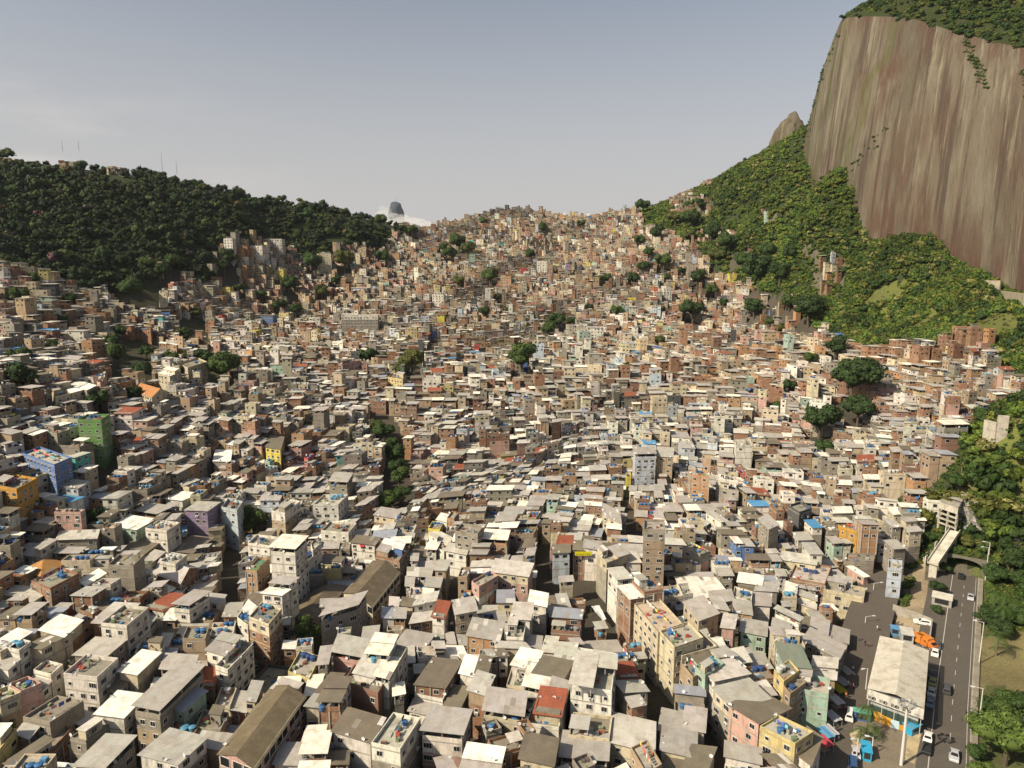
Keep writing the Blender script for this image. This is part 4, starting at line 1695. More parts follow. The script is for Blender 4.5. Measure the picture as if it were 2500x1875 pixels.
# ---------------------------------------------------------------- trees that stand among the houses: crown centre x, foot y, crown width in the photograph
TREES = '''244,414,32 272,420,30 326,424,34 112,384,34 205,420,26 500,474,24 590,484,22 690,500,22 930,557,30 1010,582,30 985,574,22 840,534,24 60,376,30 160,400,24 430,456,22 1120,618,42 1097,640,34 1140,632,38 1080,622,28 1195,702,42 1207,682,26 1295,637,26 1325,577,30 1182,556,22 1120,705,30 1215,742,24 1185,780,30 1358,812,46 1338,826,34 1392,800,24 1275,922,74
1370,530,16 1420,558,20 1455,535,20 1570,524,34 1500,528,25 1648,556,38 1690,566,50 1600,594,38 1562,604,28 1580,638,32 1620,664,42 1665,676,22 1570,670,30 1680,596,30 1735,596,46 1780,626,52
1850,706,70 1902,700,56 1702,704,42 1545,698,30 1460,706,30 1482,694,24 1625,692,24 1735,728,32 1505,776,28 1615,768,20 1690,792,56 1840,780,44 1610,852,32 1765,752,22 1925,764,44 1972,800,74 1905,818,24
2080,996,118 2092,1044,72 1998,1078,84 2010,1122,46 1984,1012,30 1928,964,34 1980,902,40 2038,884,58 2400,1040,44 2340,1206,48
1630,1090,34 1385,1222,34 1415,992,20 622,1314,72 940,1086,50 952,1112,40 965,1140,52 972,1166,44 975,1196,52 982,1228,42 946,1252,46 926,1070,44 958,1236,40 1002,916,54 978,928,40 895,896,42 928,894,32 540,944,78 500,900,46
60,968,72 46,906,52 130,874,42 240,1012,56 290,900,56 342,940,52 272,866,44 330,985,38 382,1160,28 500,1134,20 235,1290,50 315,748,66 85,702,34 200,706,46 392,690,44 362,668,36 420,668,44
548,676,40 55,758,46 170,752,34 706,722,40 682,766,34 786,734,34 722,775,32 770,672,50 842,666,46 560,660,44 936,648,34 25,1810,54 1580,540,14 1710,520,30 1440,760,18 1300,790,20 1240,770,18
1530,905,20 1745,870,18 1690,690,26 1750,650,40 1810,660,40 1870,640,44 1930,640,36 820,700,24 640,735,26 585,720,26 450,840,36 480,780,26 150,800,30 95,820,26 420,900,40 360,880,34 300,830,34 470,945,44 1890,1010,30 1880,800,22'''
TREE_AT = []
for s in TREES.split():
    px, py, w = [float(v) for v in s.split(',')]
    x, y, z = on_ground(px, py)
    if y > 1075:
        continue
    r = w / F * (y * CP - (z - CAMZ) * SP) / 2
    TREE_AT.append((x, y, z, r, px, py, w))
    for f_ in (0, .5, 1.0):
        block_disc(x * (1 - f_ * r / y), y - f_ * r, r * .75)

HALL_PX = [(2110, 1420), (2300, 1400), (2290, 1875), (2060, 1950)]

# ---------------------------------------------------------------- the packed houses in between
rngF = random.Random(77)


def warp(u, v):
    x = u + 13 * math.sin(v / 63.0 + 1.3) + 6 * math.sin(u / 31.0 + v / 44.0) + 3 * math.sin(u / 15.0 - v / 21.0)
    y = v + 11 * math.sin(u / 58.0 + .4) + 6 * math.sin(u / 35.0 - v / 41.0 + 2) + 3 * math.sin(u / 17.0 + v / 19.0)
    return (x, y)


def in_any(px, py, polys):
    return any(in_poly(px, py, p) for p in polys)




def near_(v):
    return v < 330


FILL = []
v = 84.0
row = 0
while v < 1130:
    far = 1 - .26 * min(max((v - 380) / 350, 0), 1)
    d = rngF.uniform(5.2, 7.8) * far * (.92 if near_(v) else 1)
    near = v < 330
    u = -0.98 * v - 60 + rngF.uniform(0, 8)
    k = 0
    while u < 0.98 * v + 60:
        w = rngF.uniform(3.9, 8.2) * far
        q = [warp(u, v), warp(u + w, v), warp(u + w, v + d), warp(u, v + d)]
        k += 1
        u += w + (rngF.uniform(.9, 1.8) if k % 4 == 0 else .12)
        cx, cy = (q[0][0] + q[2][0]) / 2, (q[0][1] + q[2][1]) / 2
        if cy < 70:
            continue
        gz = ground(cx, cy)
        px, py, Z = project(cx, cy, gz)
        if not (-140 < px < 2640 and py < 2050):
            continue
        fav = in_poly(px, py, FAV) and not in_any(px, py, CLEARINGS)
        ridge = not fav and in_any(px, py, RIDGES)
        if not (fav or ridge) or in_poly(px, py, HALL_PX):
            continue
        if ridge and rngF.random() > (.85 if px < 900 else .62):
            continue
        edge = False
        if not seen(cx, cy, 16):
            continue
        if rngF.random() < .035:
            continue
        if occupied(q):
            # try a smaller house on the part of the plot that is free
            ok = False
            for sb in ((0, 0, .8, 1), (.2, 0, 1, 1), (0, 0, 1, .8), (0, .2, 1, 1), (0, 0, .55, 1), (.45, 0, 1, 1), (0, 0, 1, .55), (0, .45, 1, 1), (0, 0, .5, .5), (.5, 0, 1, .5), (0, .5, .5, 1), (.5, .5, 1, 1), (0, 0, .4, 1), (.6, 0, 1, 1), (0, 0, 1, .4), (0, .6, 1, 1)):
                q2 = sub(q, *sb)
                if math.dist(q2[0], q2[1]) > 2.0 and math.dist(q2[0], q2[3]) > 2.0 and not occupied(q2):
                    q = q2
                    ok = True
                    break
            if not ok:
                continue
        red = min(max((px - 1500) / 700, 0), 1) * min(max((1250 - py) / 300, 0), 1)
        fr_ = min(max((Z - 450) / 250, 0), 1)
        wts = {'W': 19 - 7 * fr_, 'C': 14, 'T': 14 + 12 * fr_, 'K': 15 + 26 * red, 'G': 22 + 12 * fr_, 'P': 4, 'O': 3 + 10 * red, 'Y': 1.2, 'M': 1.3, 'I': 2.2, 'B': .3, 'N': 5, 'E': .2, 'X': .35, 'Q': .25, 'L': .2, 'D': 1.6}
        wc = rngF.choices(list(wts), list(wts.values()))[0]
        if Z > 560:
            rk = rngF.choices('fFscblSCzdpR', (32, 9, 17, 10, 12, 5, 3, 2, 3, 3, 1, 1.2))[0]
        else:
            rk = rngF.choices('fFscblSCzdpRU', (22, 9, 22, 18, 9, 6, 4.5, 4.5, 3, 4, 2, 1, .6))[0]
        if near:
            st = rngF.choices((1, 2, 3, 4), (1, 5, 6, 1.4))[0]
        else:
            st = rngF.choices((1, 2, 3, 4, 5, 6), (2.0, 5.0, 3.8, 1.3, .35, .12) if Z < 520 else (3.4, 5.5, 2.2, .5, .15, .05))[0]
        if ridge:
            st = min(st, 2)
        gs = [ground(*p) for p in q]
        # hold the crest line down to where the photograph has it
        zb = min(gs) - .6
        zt = (sum(gs) / 4 * .6 + max(gs) * .4) + st * ST + .3 + rngF.uniform(-.4, .4)
        fp = project(cx, cy, zt)
        FILL.append(dict(q=front_first(ccw(q)), zb=zb, zt=zt, st=st, wc=wc, rk=rk, opt='', nick=None, extra=[], seed=rngF.randint(0, 1 << 30), px=fp[0], py=fp[1], Z=Z, hero=False,
                         size=math.dist(q[0], q[1]) * (math.dist(q[0], q[3]) * .5 + st * 2) / Z ** 2 * (1 if 0 < fp[0] < 2500 and fp[1] < 1900 else .01)))
    v += d + (rngF.uniform(1.2, 2.2) if row % 2 else .15)
    row += 1

FILL.sort(key=lambda h: -h['size'])
NTHING = 300 - len(HOUSES)
NEAR_FILL, FAR_FILL = FILL[:NTHING], FILL[NTHING:]
print('houses', len(HOUSES), 'fill', len(FILL), 'stuff', len(FAR_FILL))

# ---------------------------------------------------------------- building them
CATS = {'n': 'hall', 'r': 'hall'}
TANK_SPOTS = []


def build_thing(H):
    S = Sink()
    rng = random.Random(H['seed'])
    q = H['q']
    cx, cy = bil(q, .5, .5)
    gz = ground(cx, cy)
    make_house(S, q, H['zb'], H['zt'], H['st'], H['wc'], H['rk'], rng, 0, H['opt'], 0.0 if H['nick'] else (.45 if H['hero'] else .5))
    for eq, ez, erk in H['extra']:
        sheet(S.new('canopy'), eq, [ez, ez, ez + .25, ez + .25], rng, erk, 0)
        posts(S, inset(eq, .2), H['zt'], ez - .05, 0)
    name = 'apartment_block' if H['st'] >= 6 else ('hall' if H['rk'] in 'nr' else ('brick_house' if H['wc'] in 'KO' else 'house'))
    root = bpy.data.objects.new(name, None)
    C.objects.link(root)
    root.location = (cx, cy, gz)
    org = (cx, cy, gz)
    H['obj'] = root
    H['kindname'] = {'apartment_block': 'block', 'hall': 'hall', 'brick_house': 'house', 'house': 'house'}[name]
    root['category'] = {'apartment_block': 'apartment block', 'hall': 'hall'}.get(name, 'house')
    root['group'] = 'houses packed on the valley floor and slopes'
    wall = None
    for pn, mbs in S.parts.items():
        for mb in mbs:
            o = mb.build(pn, root, org)
            if pn == 'roof_debris' and o:
                o['kind'] = 'stuff'
    for (x, y, z, a, k) in S.wins:
        link('window', WIN[k], root, (x - cx, y - cy, z - gz), a)
    for (x, y, z, a) in S.dish:
        link('satellite_dish', DISH, root, (x - cx, y - cy, z - gz), a)
    for (x, y, z, a) in S.ac:
        link('air_conditioner', AIRCON, root, (x - cx, y - cy, z - gz), a)
    H['tanks'] = S.tanks
    return root


for H in HOUSES + NEAR_FILL:
    build_thing(H)

# ---------------------------------------------------------------- labels: look first, then the nearest thing one can find
LM = LANDMARK


def relation(px, py, lx, ly):
    dx, dy = px - lx, py - ly
    if abs(dx) > 1.6 * abs(dy):
        return 'right of' if dx > 0 else 'left of'
    if abs(dy) > 1.6 * abs(dx):
        return 'below' if dy > 0 else 'behind'
    return ('front-' if dy > 0 else 'behind-') + ('right of' if dx > 0 else 'left of')


def nearest_landmark(px, py, skip=None):
    best = None
    for lx, ly, nick, h in LM:
        if h is skip:
            continue
        d = math.hypot(px - lx, (py - ly) * 1.3)
        if best is None or d < best[0]:
            best = (d, lx, ly, nick)
    return best


ORD = ['', 'second', 'third', 'fourth', 'fifth', 'sixth', 'seventh', 'eighth', 'ninth', 'tenth', 'eleventh', 'twelfth']


def unique_labels(items):
    """items: (look, px, py, skip, setter); the same look beside the same landmark is counted outwards from it"""
    by = {}
    for look, px, py, skip, put in items:
        d, lx, ly, nick = nearest_landmark(px, py, skip)
        by.setdefault((look, relation(px, py, lx, ly), nick), []).append((d, put))
    for (look, rel, nick), rows in by.items():
        rows.sort(key=lambda r: r[0])
        for i, (d, put) in enumerate(rows):
            if len(rows) == 1:
                put('%s, %s the %s' % (look, rel, nick))
            elif i == 0:
                put('%s, nearest %s the %s' % (look, rel, nick))
            else:
                put('%s, %s %s the %s' % (look, ORD[min(i, 11)] + '-nearest', rel, nick))


items = []
for H in HOUSES + NEAR_FILL:
    o = H['obj']
    look = '%s %s-storey %s with %s' % (PALNAME[H['wc']], NUM[H['st']], H['kindname'], ROOFNAME[H['rk']])
    if H['nick']:
        n = H['nick']
        d, lx, ly, other = nearest_landmark(H['px'], H['py'], H)
        o['label'] = '%s, %s storeys, %s' % (n, NUM[H['st']], ROOFNAME[H['rk']])
        continue

    def put(t, o=o):
        o['label'] = t
    items.append((look, H['px'], H['py'], H, put))
unique_labels(items)

# water tanks: things that rest on the roofs
titems = []
nt = 0
TANK_LEFT = []
for H in HOUSES + NEAR_FILL:
    own = []
    for (x, y, z, kind) in H['tanks']:
        if nt >= 290:
            TANK_LEFT.append((x, y, z, kind))
            continue
        nt += 1
        e = bpy.data.objects.new('water_tank', None)
        C.objects.link(e)
        e.location = (x, y, z)
        k = .9 + .25 * random.Random(nt).random()
        e.scale = (k, k, k)
        e.rotation_euler = (0, 0, nt * 1.7)
        b, l = TANKS[kind]
        link('tank', b, e)
        link('lid', l, e)
        e['category'] = 'water tank'
        e['group'] = 'water tanks on the roofs'
        own.append(e)
        tk = kind
    if own:
        if len(own) > 1:
            for e in own:
                e['group'] = 'cluster of %d tanks on the roof of a %s' % (len(own), o['category'])
        lab = H['obj']['label'].split(',')
        cnt = '%s of %s ' % ('one', NUM[len(own)]) if len(own) > 1 else ''

        def put(t, own=own):
            for e in own:
                e['label'] = t
        titems.append(('%s%s tank%s on %s %s' % (cnt, {'pale blue': 'pale', 'dark blue': 'navy'}.get(tk, tk), 's' if len(own) > 1 else '', PALNAME[H['wc']], H['kindname']), H['px'], H['py'], None, put))
unique_labels(titems)

# everything smaller: one mass of houses that run up the valley
mass = MB()
tankmass = MB()


def plain_tank(x, y, z, kind, n=8):
    mb = tankmass
    c = TANKCOL[kind]
    b = len(mb.v)
    for r, h in ((.58, 0), (.70, .9), (.5, 1.05)):
        for i in range(n):
            t = 2 * math.pi * i / n
            mb.v.append((x + r * math.cos(t), y + r * math.sin(t), z + h))
    for k in (0, 1):
        for i in range(n):
            j = (i + 1) % n
            mb.f.append((b + k * n + i, b + k * n + j, b + (k + 1) * n + j, b + (k + 1) * n + i))
            mb.m.append('plastic')
            mb.c.append(c)
    mb.f.append(tuple(range(b + 2 * n, b + 3 * n)))
    mb.m.append('plastic')
    mb.c.append(c)


for H in FAR_FILL:
    S = Sink(mass)
    Z = H['Z']
    lod = 1 if Z < 420 else 2
    make_house(S, H['q'], H['zb'], H['zt'], H['st'], H['wc'], H['rk'], random.Random(H['seed']), lod, H['opt'])
    for t in S.tanks:
        plain_tank(*t)
    for (x, y, z, a) in S.dish:
        r = .4
        mass.face([(x + r * math.cos(2 * math.pi * i / 8), y - .2, z + .5 + r * math.sin(2 * math.pi * i / 8)) for i in range(8)], 'metal', (.7, .7, .68))
for t in TANK_LEFT:
    plain_tank(*t)
o = mass.build('distant_houses')
tag(o, 'countless small brick and plaster houses climbing the far valley', 'houses', kind='stuff')
o = tankmass.build('distant_water_tanks')
tag(o, 'many small blue water tanks dotted over the far roofs', 'water tanks', kind='stuff')
print('mass faces', len(mass.f), 'tanks', nt)

# ---------------------------------------------------------------- vegetation
rngV = np.random.default_rng(21)


def crown_variant(seed, lumps, leaves, size, core=True, flat=.8):
    """unit crown: dark lumpy core plus many loose leaf-sized triangles on clumps; returns verts, tris, tone"""
    r = np.random.default_rng(seed)
    V, T, S = [], [], []
    cl = []
    for i in range(lumps):
        a = r.uniform(0, 2 * np.pi)
        e = r.uniform(-.35, 1.0)
        rad = r.uniform(.35, .68)
        cl.append((np.array([rad * np.cos(a) * np.cos(e * .9), rad * np.sin(a) * np.cos(e * .9), (rad * np.sin(e) + .05) * flat]), r.uniform(.28, .46)))
    cl.append((np.zeros(3), .55))
    if core:
        bm = bmesh.new()
        bmesh.ops.create_icosphere(bm, subdivisions=1, radius=1)
        iv = np.array([v.co[:] for v in bm.verts])
        it = np.array([[v.index for v in f.verts] for f in bm.faces])
        bm.free()
        for c, rd in cl:
            V.append(c + iv * rd * .86 * (1 + r.uniform(-.16, .16, (len(iv), 1))) * np.array([1, 1, flat]))
            T.append(it + sum(len(x) for x in V[:-1]))
            S.append(np.repeat(r.uniform(.75, 1.15), len(it)))
    n0 = sum(len(x) for x in V)
    k = leaves
    ci = r.integers(0, len(cl), k)
    d = r.normal(size=(k, 3))
    d /= np.linalg.norm(d, axis=1)[:, None]
    d[:, 2] = np.where(d[:, 2] < -.3, -d[:, 2], d[:, 2])
    C0 = np.array([c for c, _ in cl])[ci]
    R0 = np.array([q for _, q in cl])[ci]
    P = C0 + d * (R0 * r.uniform(.8, 1.12, k))[:, None] * np.array([1, 1, flat])
    t = np.cross(d, r.normal(size=(k, 3)))
    t /= np.linalg.norm(t, axis=1)[:, None] + 1e-9
    b = np.cross(d, t) + d * r.uniform(-.7, .7, (k, 1))
    s = (size * r.uniform(.6, 1.4, k))[:, None]
    LV = np.stack([P - t * s * .6, P + t * s * .6, P + b * s], 1).reshape(-1, 3)
    V.append(LV)
    T.append(np.arange(3 * k).reshape(-1, 3) + n0)
    S.append(r.uniform(.6, 1.55, k))
    return np.concatenate(V), np.concatenate(T), np.concatenate(S)


FAR_CROWN = [crown_variant(100 + i, 4, 150, .20) for i in range(6)]
NEAR_CROWN = [crown_variant(200 + i, 9, 1500, .085) for i in range(6)]
GREENS = np.array([(.030, .056, .013), (.019, .037, .010), (.045, .070, .014), (.060, .082, .016), (.022, .042, .015), (.070, .075, .018)])


def merge_crowns(name, pts, rad, greens, lib, label, cat, brown=0.0):
    n = len(pts)
    k = rngV.integers(0, len(lib), n)
    VV, TT, CC = [], [], []
    off = 0
    for j in range(len(lib)):
        sel = np.where(k == j)[0]
        if not len(sel):
            continue
        v, t, s = lib[j]
        a = rngV.uniform(0, 2 * np.pi, len(sel))
        ca, sa = np.cos(a), np.sin(a)
        x = v[None, :, 0] * ca[:, None] - v[None, :, 1] * sa[:, None]
        y = v[None, :, 0] * sa[:, None] + v[None, :, 1] * ca[:, None]
        z = np.repeat(v[None, :, 2], len(sel), 0)
        r = rad[sel][:, None]
        hz = rngV.uniform(.8, 1.25, len(sel))[:, None]
        W = np.stack([x * r + pts[sel, 0:1], y * r + pts[sel, 1:2], z * r * hz + pts[sel, 2:3]], -1)
        VV.append(W.reshape(-1, 3))
        TT.append((t[None] + (np.arange(len(sel)) * len(v))[:, None, None] + off).reshape(-1, 3))
        off += len(sel) * len(v)
        CC.append((greens[sel][:, None, :] * s[None, :, None]).reshape(-1, 3))
    o = bpy.data.objects.new(name, np_mesh(name, np.concatenate(VV), np.concatenate(TT), 'leaves', np.concatenate(CC)))
    C.objects.link(o)
    return tag(o, label, cat, kind='stuff')


def scatter(n, x0, x1, y0, y1, ok, rmin, rmax, sink=.35):
    X = rngV.uniform(x0, x1, n)
    Y = rngV.uniform(y0, y1, n)
    Z = ground_np(X, Y)
    px, py, _ = project_np(X, Y, Z)
    k = ok(px, py, X, Y)
    X, Y, Z = X[k], Y[k], Z[k]
    rr = rngV.uniform(rmin, rmax, len(X)) * (.75 + .5 * value_noise(X, Y, 40, 9))
    keep = np.array([seen(a, b, 14) for a, b in zip(X, Y)])
    return np.c_[X, Y, Z + rr * sink][keep], rr[keep]


FOREST_OUT = [FAV] + RIDGES


def left_ok(px, py, X, Y):
    k = (px > -260) & (px < 1090) & (py < 780) & (py > 200)
    for p in FOREST_OUT:
        k &= ~in_poly_np(px, py, p)
    for p in RIDGES[:3]:
        for dy in (8, 17, 26, 34):
            k &= ~in_poly_np(px, py - dy, p) | (rngV.random(len(px)) < .45)
    return k


P_, R_ = scatter(19000, -640, -40, 440, 1100, left_ok, 3.2, 7.0)
big_ = rngV.random(len(R_)) < .10
R_[big_] *= 1.45
P_[big_, 2] += R_[big_] * .25
g = GREENS[rngV.choice(6, len(P_), p=(.3, .3, .15, .07, .15, .03))] * rngV.uniform(.35, 1.15, (len(P_), 1))
odd = rngV.random(len(P_))
g[odd < .006] = (.16, .14, .11)
g[(odd > .012) & (odd < .03)] = (.13, .10, .035)
g[(odd > .03) & (odd < .031)] = (.14, .07, .08)
merge_crowns('forest', P_, R_, g, FAR_CROWN, 'dark dense forest covering the whole hillside below the ridge houses', 'forest')
print('forest', len(P_))


def right_ok(px, py, X, Y):
    k = (px > 1500) & (px < 2700) & (py < 1330) & (py > 150)
    k &= ~in_poly_np(px, py, FAV)
    for p in RIDGES:
        k &= ~in_poly_np(px, py, p) | (rngV.random(len(px)) < .35)
    gr = in_poly_np(px, py, GRASS)
    k &= ~gr | (value_noise(X, Y, 34, 12) + .35 * value_noise(X, Y, 9, 13) > .52)
    k &= ~in_poly_np(px, py, [(2245, 1060), (2350, 1060), (2350, 1330), (2240, 1330)]) | (rngV.random(len(px)) < .2)
    k &= ~in_poly_np(px, py, BARE) | (value_noise(X, Y, 14, 31) > .74)
    # not inside the rock
    bx = np.interp(Y, [p[1] for p in CLIFF_B[::-1]], [p[0] for p in CLIFF_B[::-1]])
    k &= X < bx + 45
    return k


P_, R_ = scatter(26000, 40, 420, 225, 1090, right_ok, 2.2, 5.2)
P2_, R2_ = scatter(9000, 250, 372, 420, 860, right_ok, 2.0, 4.2)
P_, R_ = np.r_[P_, P2_], np.r_[R_, R2_]
G_, GR_ = scatter(9000, 120, 380, 225, 640, lambda px, py, X, Y: in_poly_np(px, py, GRASS) | in_poly_np(px, py, BARE), .5, 1.5)
P_, R_ = np.r_[P_, G_], np.r_[R_, GR_]
ngrass = len(G_)
g = GREENS[rngV.choice(6, len(P_), p=(.2, .12, .22, .24, .08, .14))] * np.array([1.5, 1.5, 1.05]) * rngV.uniform(.7, 1.3, (len(P_), 1))
vn = value_noise(P_[:, 0], P_[:, 1], 26, 41)
g *= (.45 + .95 * vn)[:, None]
R_[vn < .38] *= 1.35
odd = rngV.random(len(P_))
g[odd < .06] = (.17, .165, .05)
g[len(g) - ngrass:] = np.array([.115, .115, .035]) * rngV.uniform(.6, 1.25, (ngrass, 1))
merge_crowns('forest', P_, R_, g, FAR_CROWN, 'sunlit scrub and trees on the slope below the granite dome', 'forest')
print('scrub', len(P_))
# scrub on the dome's crown and in its cracks
sel = rngV.integers(0, CU, 11000)
tk = rngV.integers(RIM, CT, 11000)
P_ = cl[sel, tk] + rngV.uniform(-3, 3, (11000, 3)) * np.array([1, 1, 0])
R_ = rngV.uniform(2.0, 5.0, len(P_))
lowrim = (tk < RIM + 6) & (rngV.random(len(P_)) < .6)
P_, R_ = P_[~lowrim], R_[~lowrim]
cr = []
for u0, t0, u1, t1, n in ((.30, .72, .305, .28, 60), (.315, .9, .31, .6, 26), (.50, .55, .47, .28, 20), (.52, 1.0, .60, .84, 70), (.56, .92, .62, .80, 60), (.60, .18, .62, .04, 60), (.64, .14, .66, .02, 40), (.36, .12, .38, .04, 26), (.66, .9, .72, .75, 40)):
    for i in range(n):
        f = rngV.random()
        u = (u0 + (u1 - u0) * f) * (CU - 1) + rngV.normal() * 1.0
        t = (t0 + (t1 - t0) * f) / 1.75 * (CT - 1)
        cr.append(cl[int(np.clip(u, 0, CU - 1)), int(np.clip(t, 0, CT - 1))])
P_ = np.r_[P_, np.array(cr)]
R_ = np.r_[R_, rngV.uniform(.9, 2.4, len(cr))]
g = GREENS[rngV.choice(6, len(P_), p=(.2, .12, .22, .24, .08, .14))] * np.array([1.2, 1.2, 1.0]) * rngV.uniform(.75, 1.2, (len(P_), 1))
merge_crowns('undergrowth', P_, R_, g, FAR_CROWN, 'green scrub on the crown and ledges of the granite dome', 'scrub')


# single trees
def crown_mesh(lib, green):
    v, t, s = lib
    return np_mesh('crown', v, t, 'leaves', np.array(green)[None] * s[:, None])


def trunk_mesh(seed):
    rr = random.Random(seed)
    mb = MB()
    c = (.10, .08, .055)
    p = Vector((0, 0, -1.0))
    q = Vector((rr.uniform(-.06, .06), rr.uniform(-.06, .06), -.35))
    mb.tube(p, q, .075, .055, 'bark', c, 7)
    for i in range(5):
        a = i * 1.26 + rr.random()
        e = q + Vector((.42 * math.cos(a), .42 * math.sin(a), .5 + .25 * rr.random()))
        m = q.lerp(e, .5) + Vector((0, 0, -.06))
        mb.tube(q, m, .045, .03, 'bark', c, 5)
        mb.tube(m, e, .03, .012, 'bark', c, 5)
    return mb.mesh('trunk')


TRUNKS = [trunk_mesh(i) for i in range(4)]
TREE_GREEN = [(.034, .062, .014), (.026, .048, .012), (.048, .078, .016), (.060, .072, .018), (.085, .092, .022), (.072, .108, .020)]
CROWNS = {(i, j): crown_mesh(NEAR_CROWN[i], TREE_GREEN[j]) for i in range(6) for j in range(6)}
GREENNAME = ['deep green', 'dark green', 'green', 'olive', 'yellowish', 'bright green']
tree_items = []
rt = random.Random(9)


def plant_tree(x, y, z, r, px, py, tone=None, tall=1.0, lift=None, where=''):
    i, j = rt.randrange(6), rt.choices(range(5), (4, 4, 3, 1.2, .5))[0] if tone is None else tone
    e = bpy.data.objects.new('tree', None)
    C.objects.link(e)
    e.location = (x, y, z - .3)
    e.rotation_euler = (0, 0, rt.uniform(0, 6.28))
    h = r * (1.05 if lift is None else lift)
    s = (r * 1.02, r * 1.02, r * tall)
    link('crown', CROWNS[(i, j)], e, (0, 0, h), sc=s)
    link('trunk', TRUNKS[rt.randrange(4)], e, (0, 0, h), sc=(r, r, h * 1.0))
    e['category'] = 'tree'
    e['group'] = 'single trees among the houses'

    def put(t):
        e['label'] = t
    size = 'small' if r < 5 else ('big' if r > 9 else 'broad')
    tree_items.append(('%s %s tree%s' % (size, GREENNAME[j], where), px, py, None, put))
    return e


for (x, y, z, r, px, py, w) in TREE_AT:
    plant_tree(x, y, z, r * 1.22, px, py, tone=(rt.choice((0, 1, 2)) if w > 55 else None), tall=rt.uniform(1.0, 1.25), lift=1.1)
# the tall tree beside the grey block and big trees beside the road
for px, py, w, tone, tall, where in [(2452, 1868, 180, 5, .8, ' by the road'), (2400, 1745, 70, 0, 1.0, ' by the road'), (2445, 1750, 95, 2, .9, ' by the road'), (2500, 1760, 100, 0, .9, ' by the road'), (2385, 1860, 70, 0, .9, ' by the road'),
                                     (2430, 1430, 75, 0, 1.0, ' above the road'), (2470, 1400, 85, 1, 1.0, ' above the road'), (2500, 1450, 80, 0, 1.0, ' above the road'), (2410, 1535, 70, 1, .9, ' above the road'), (2440, 1560, 70, 1, .9, ' above the road'),
                                     (2490, 1540, 80, 0, 1.0, ' above the road'), (2400, 1360, 60, 2, .9, ' above the tunnel'), (2330, 1365, 55, 2, .8, ' above the tunnel'), (2365, 1345, 60, 4, .7, ' above the tunnel'), (2450, 1350, 60, 1, 1.0, ' above the tunnel'),
                                     (2310, 1400, 40, 0, .9, ' beside the tunnel'), (2290, 1450, 46, 1, .8, ' beside the footbridge'), (2285, 1500, 34, 0, .9, ' beside the footbridge'), (2270, 1330, 40, 0, .9, ' beside the footbridge'),
                                     (2490, 1330, 70, 0, 1.0, ' above the tunnel'), (2410, 1310, 60, 2, .8, ' above the tunnel'), (2480, 1845, 120, 5, .8, ' by the road'), (2395, 1915, 90, 5, .8, ' by the road')]:
    x, y, z = on_ground(px, py)
    r = w / F * (y * CP - (z - CAMZ) * SP) / 2
    plant_tree(x, y, z, r, px, py - 10, tone, tall, .85, where)
x, y, z = on_ground(752, 1604)
plant_tree(x, y, z, 4.4, 752, 1560, 2, 1.35, 1.5, ' in the yard')
unique_labels(tree_items)

# ---------------------------------------------------------------- market hall, square and road
def thing(name, label, cat, loc, rz=0.0, group=None):
    e = bpy.data.objects.new(name, None)
    C.objects.link(e)
    e.location = loc
    e.rotation_euler = (0, 0, rz)
    return tag(e, label, cat, group)


def kpt(fr, x, y, z=None):
    ox, oy, k = FRAME[fr]
    if z is None:
        return on_ground(ox + x * k, oy + y * k)
    return at_height(ox + x * k, oy + y * k, z)


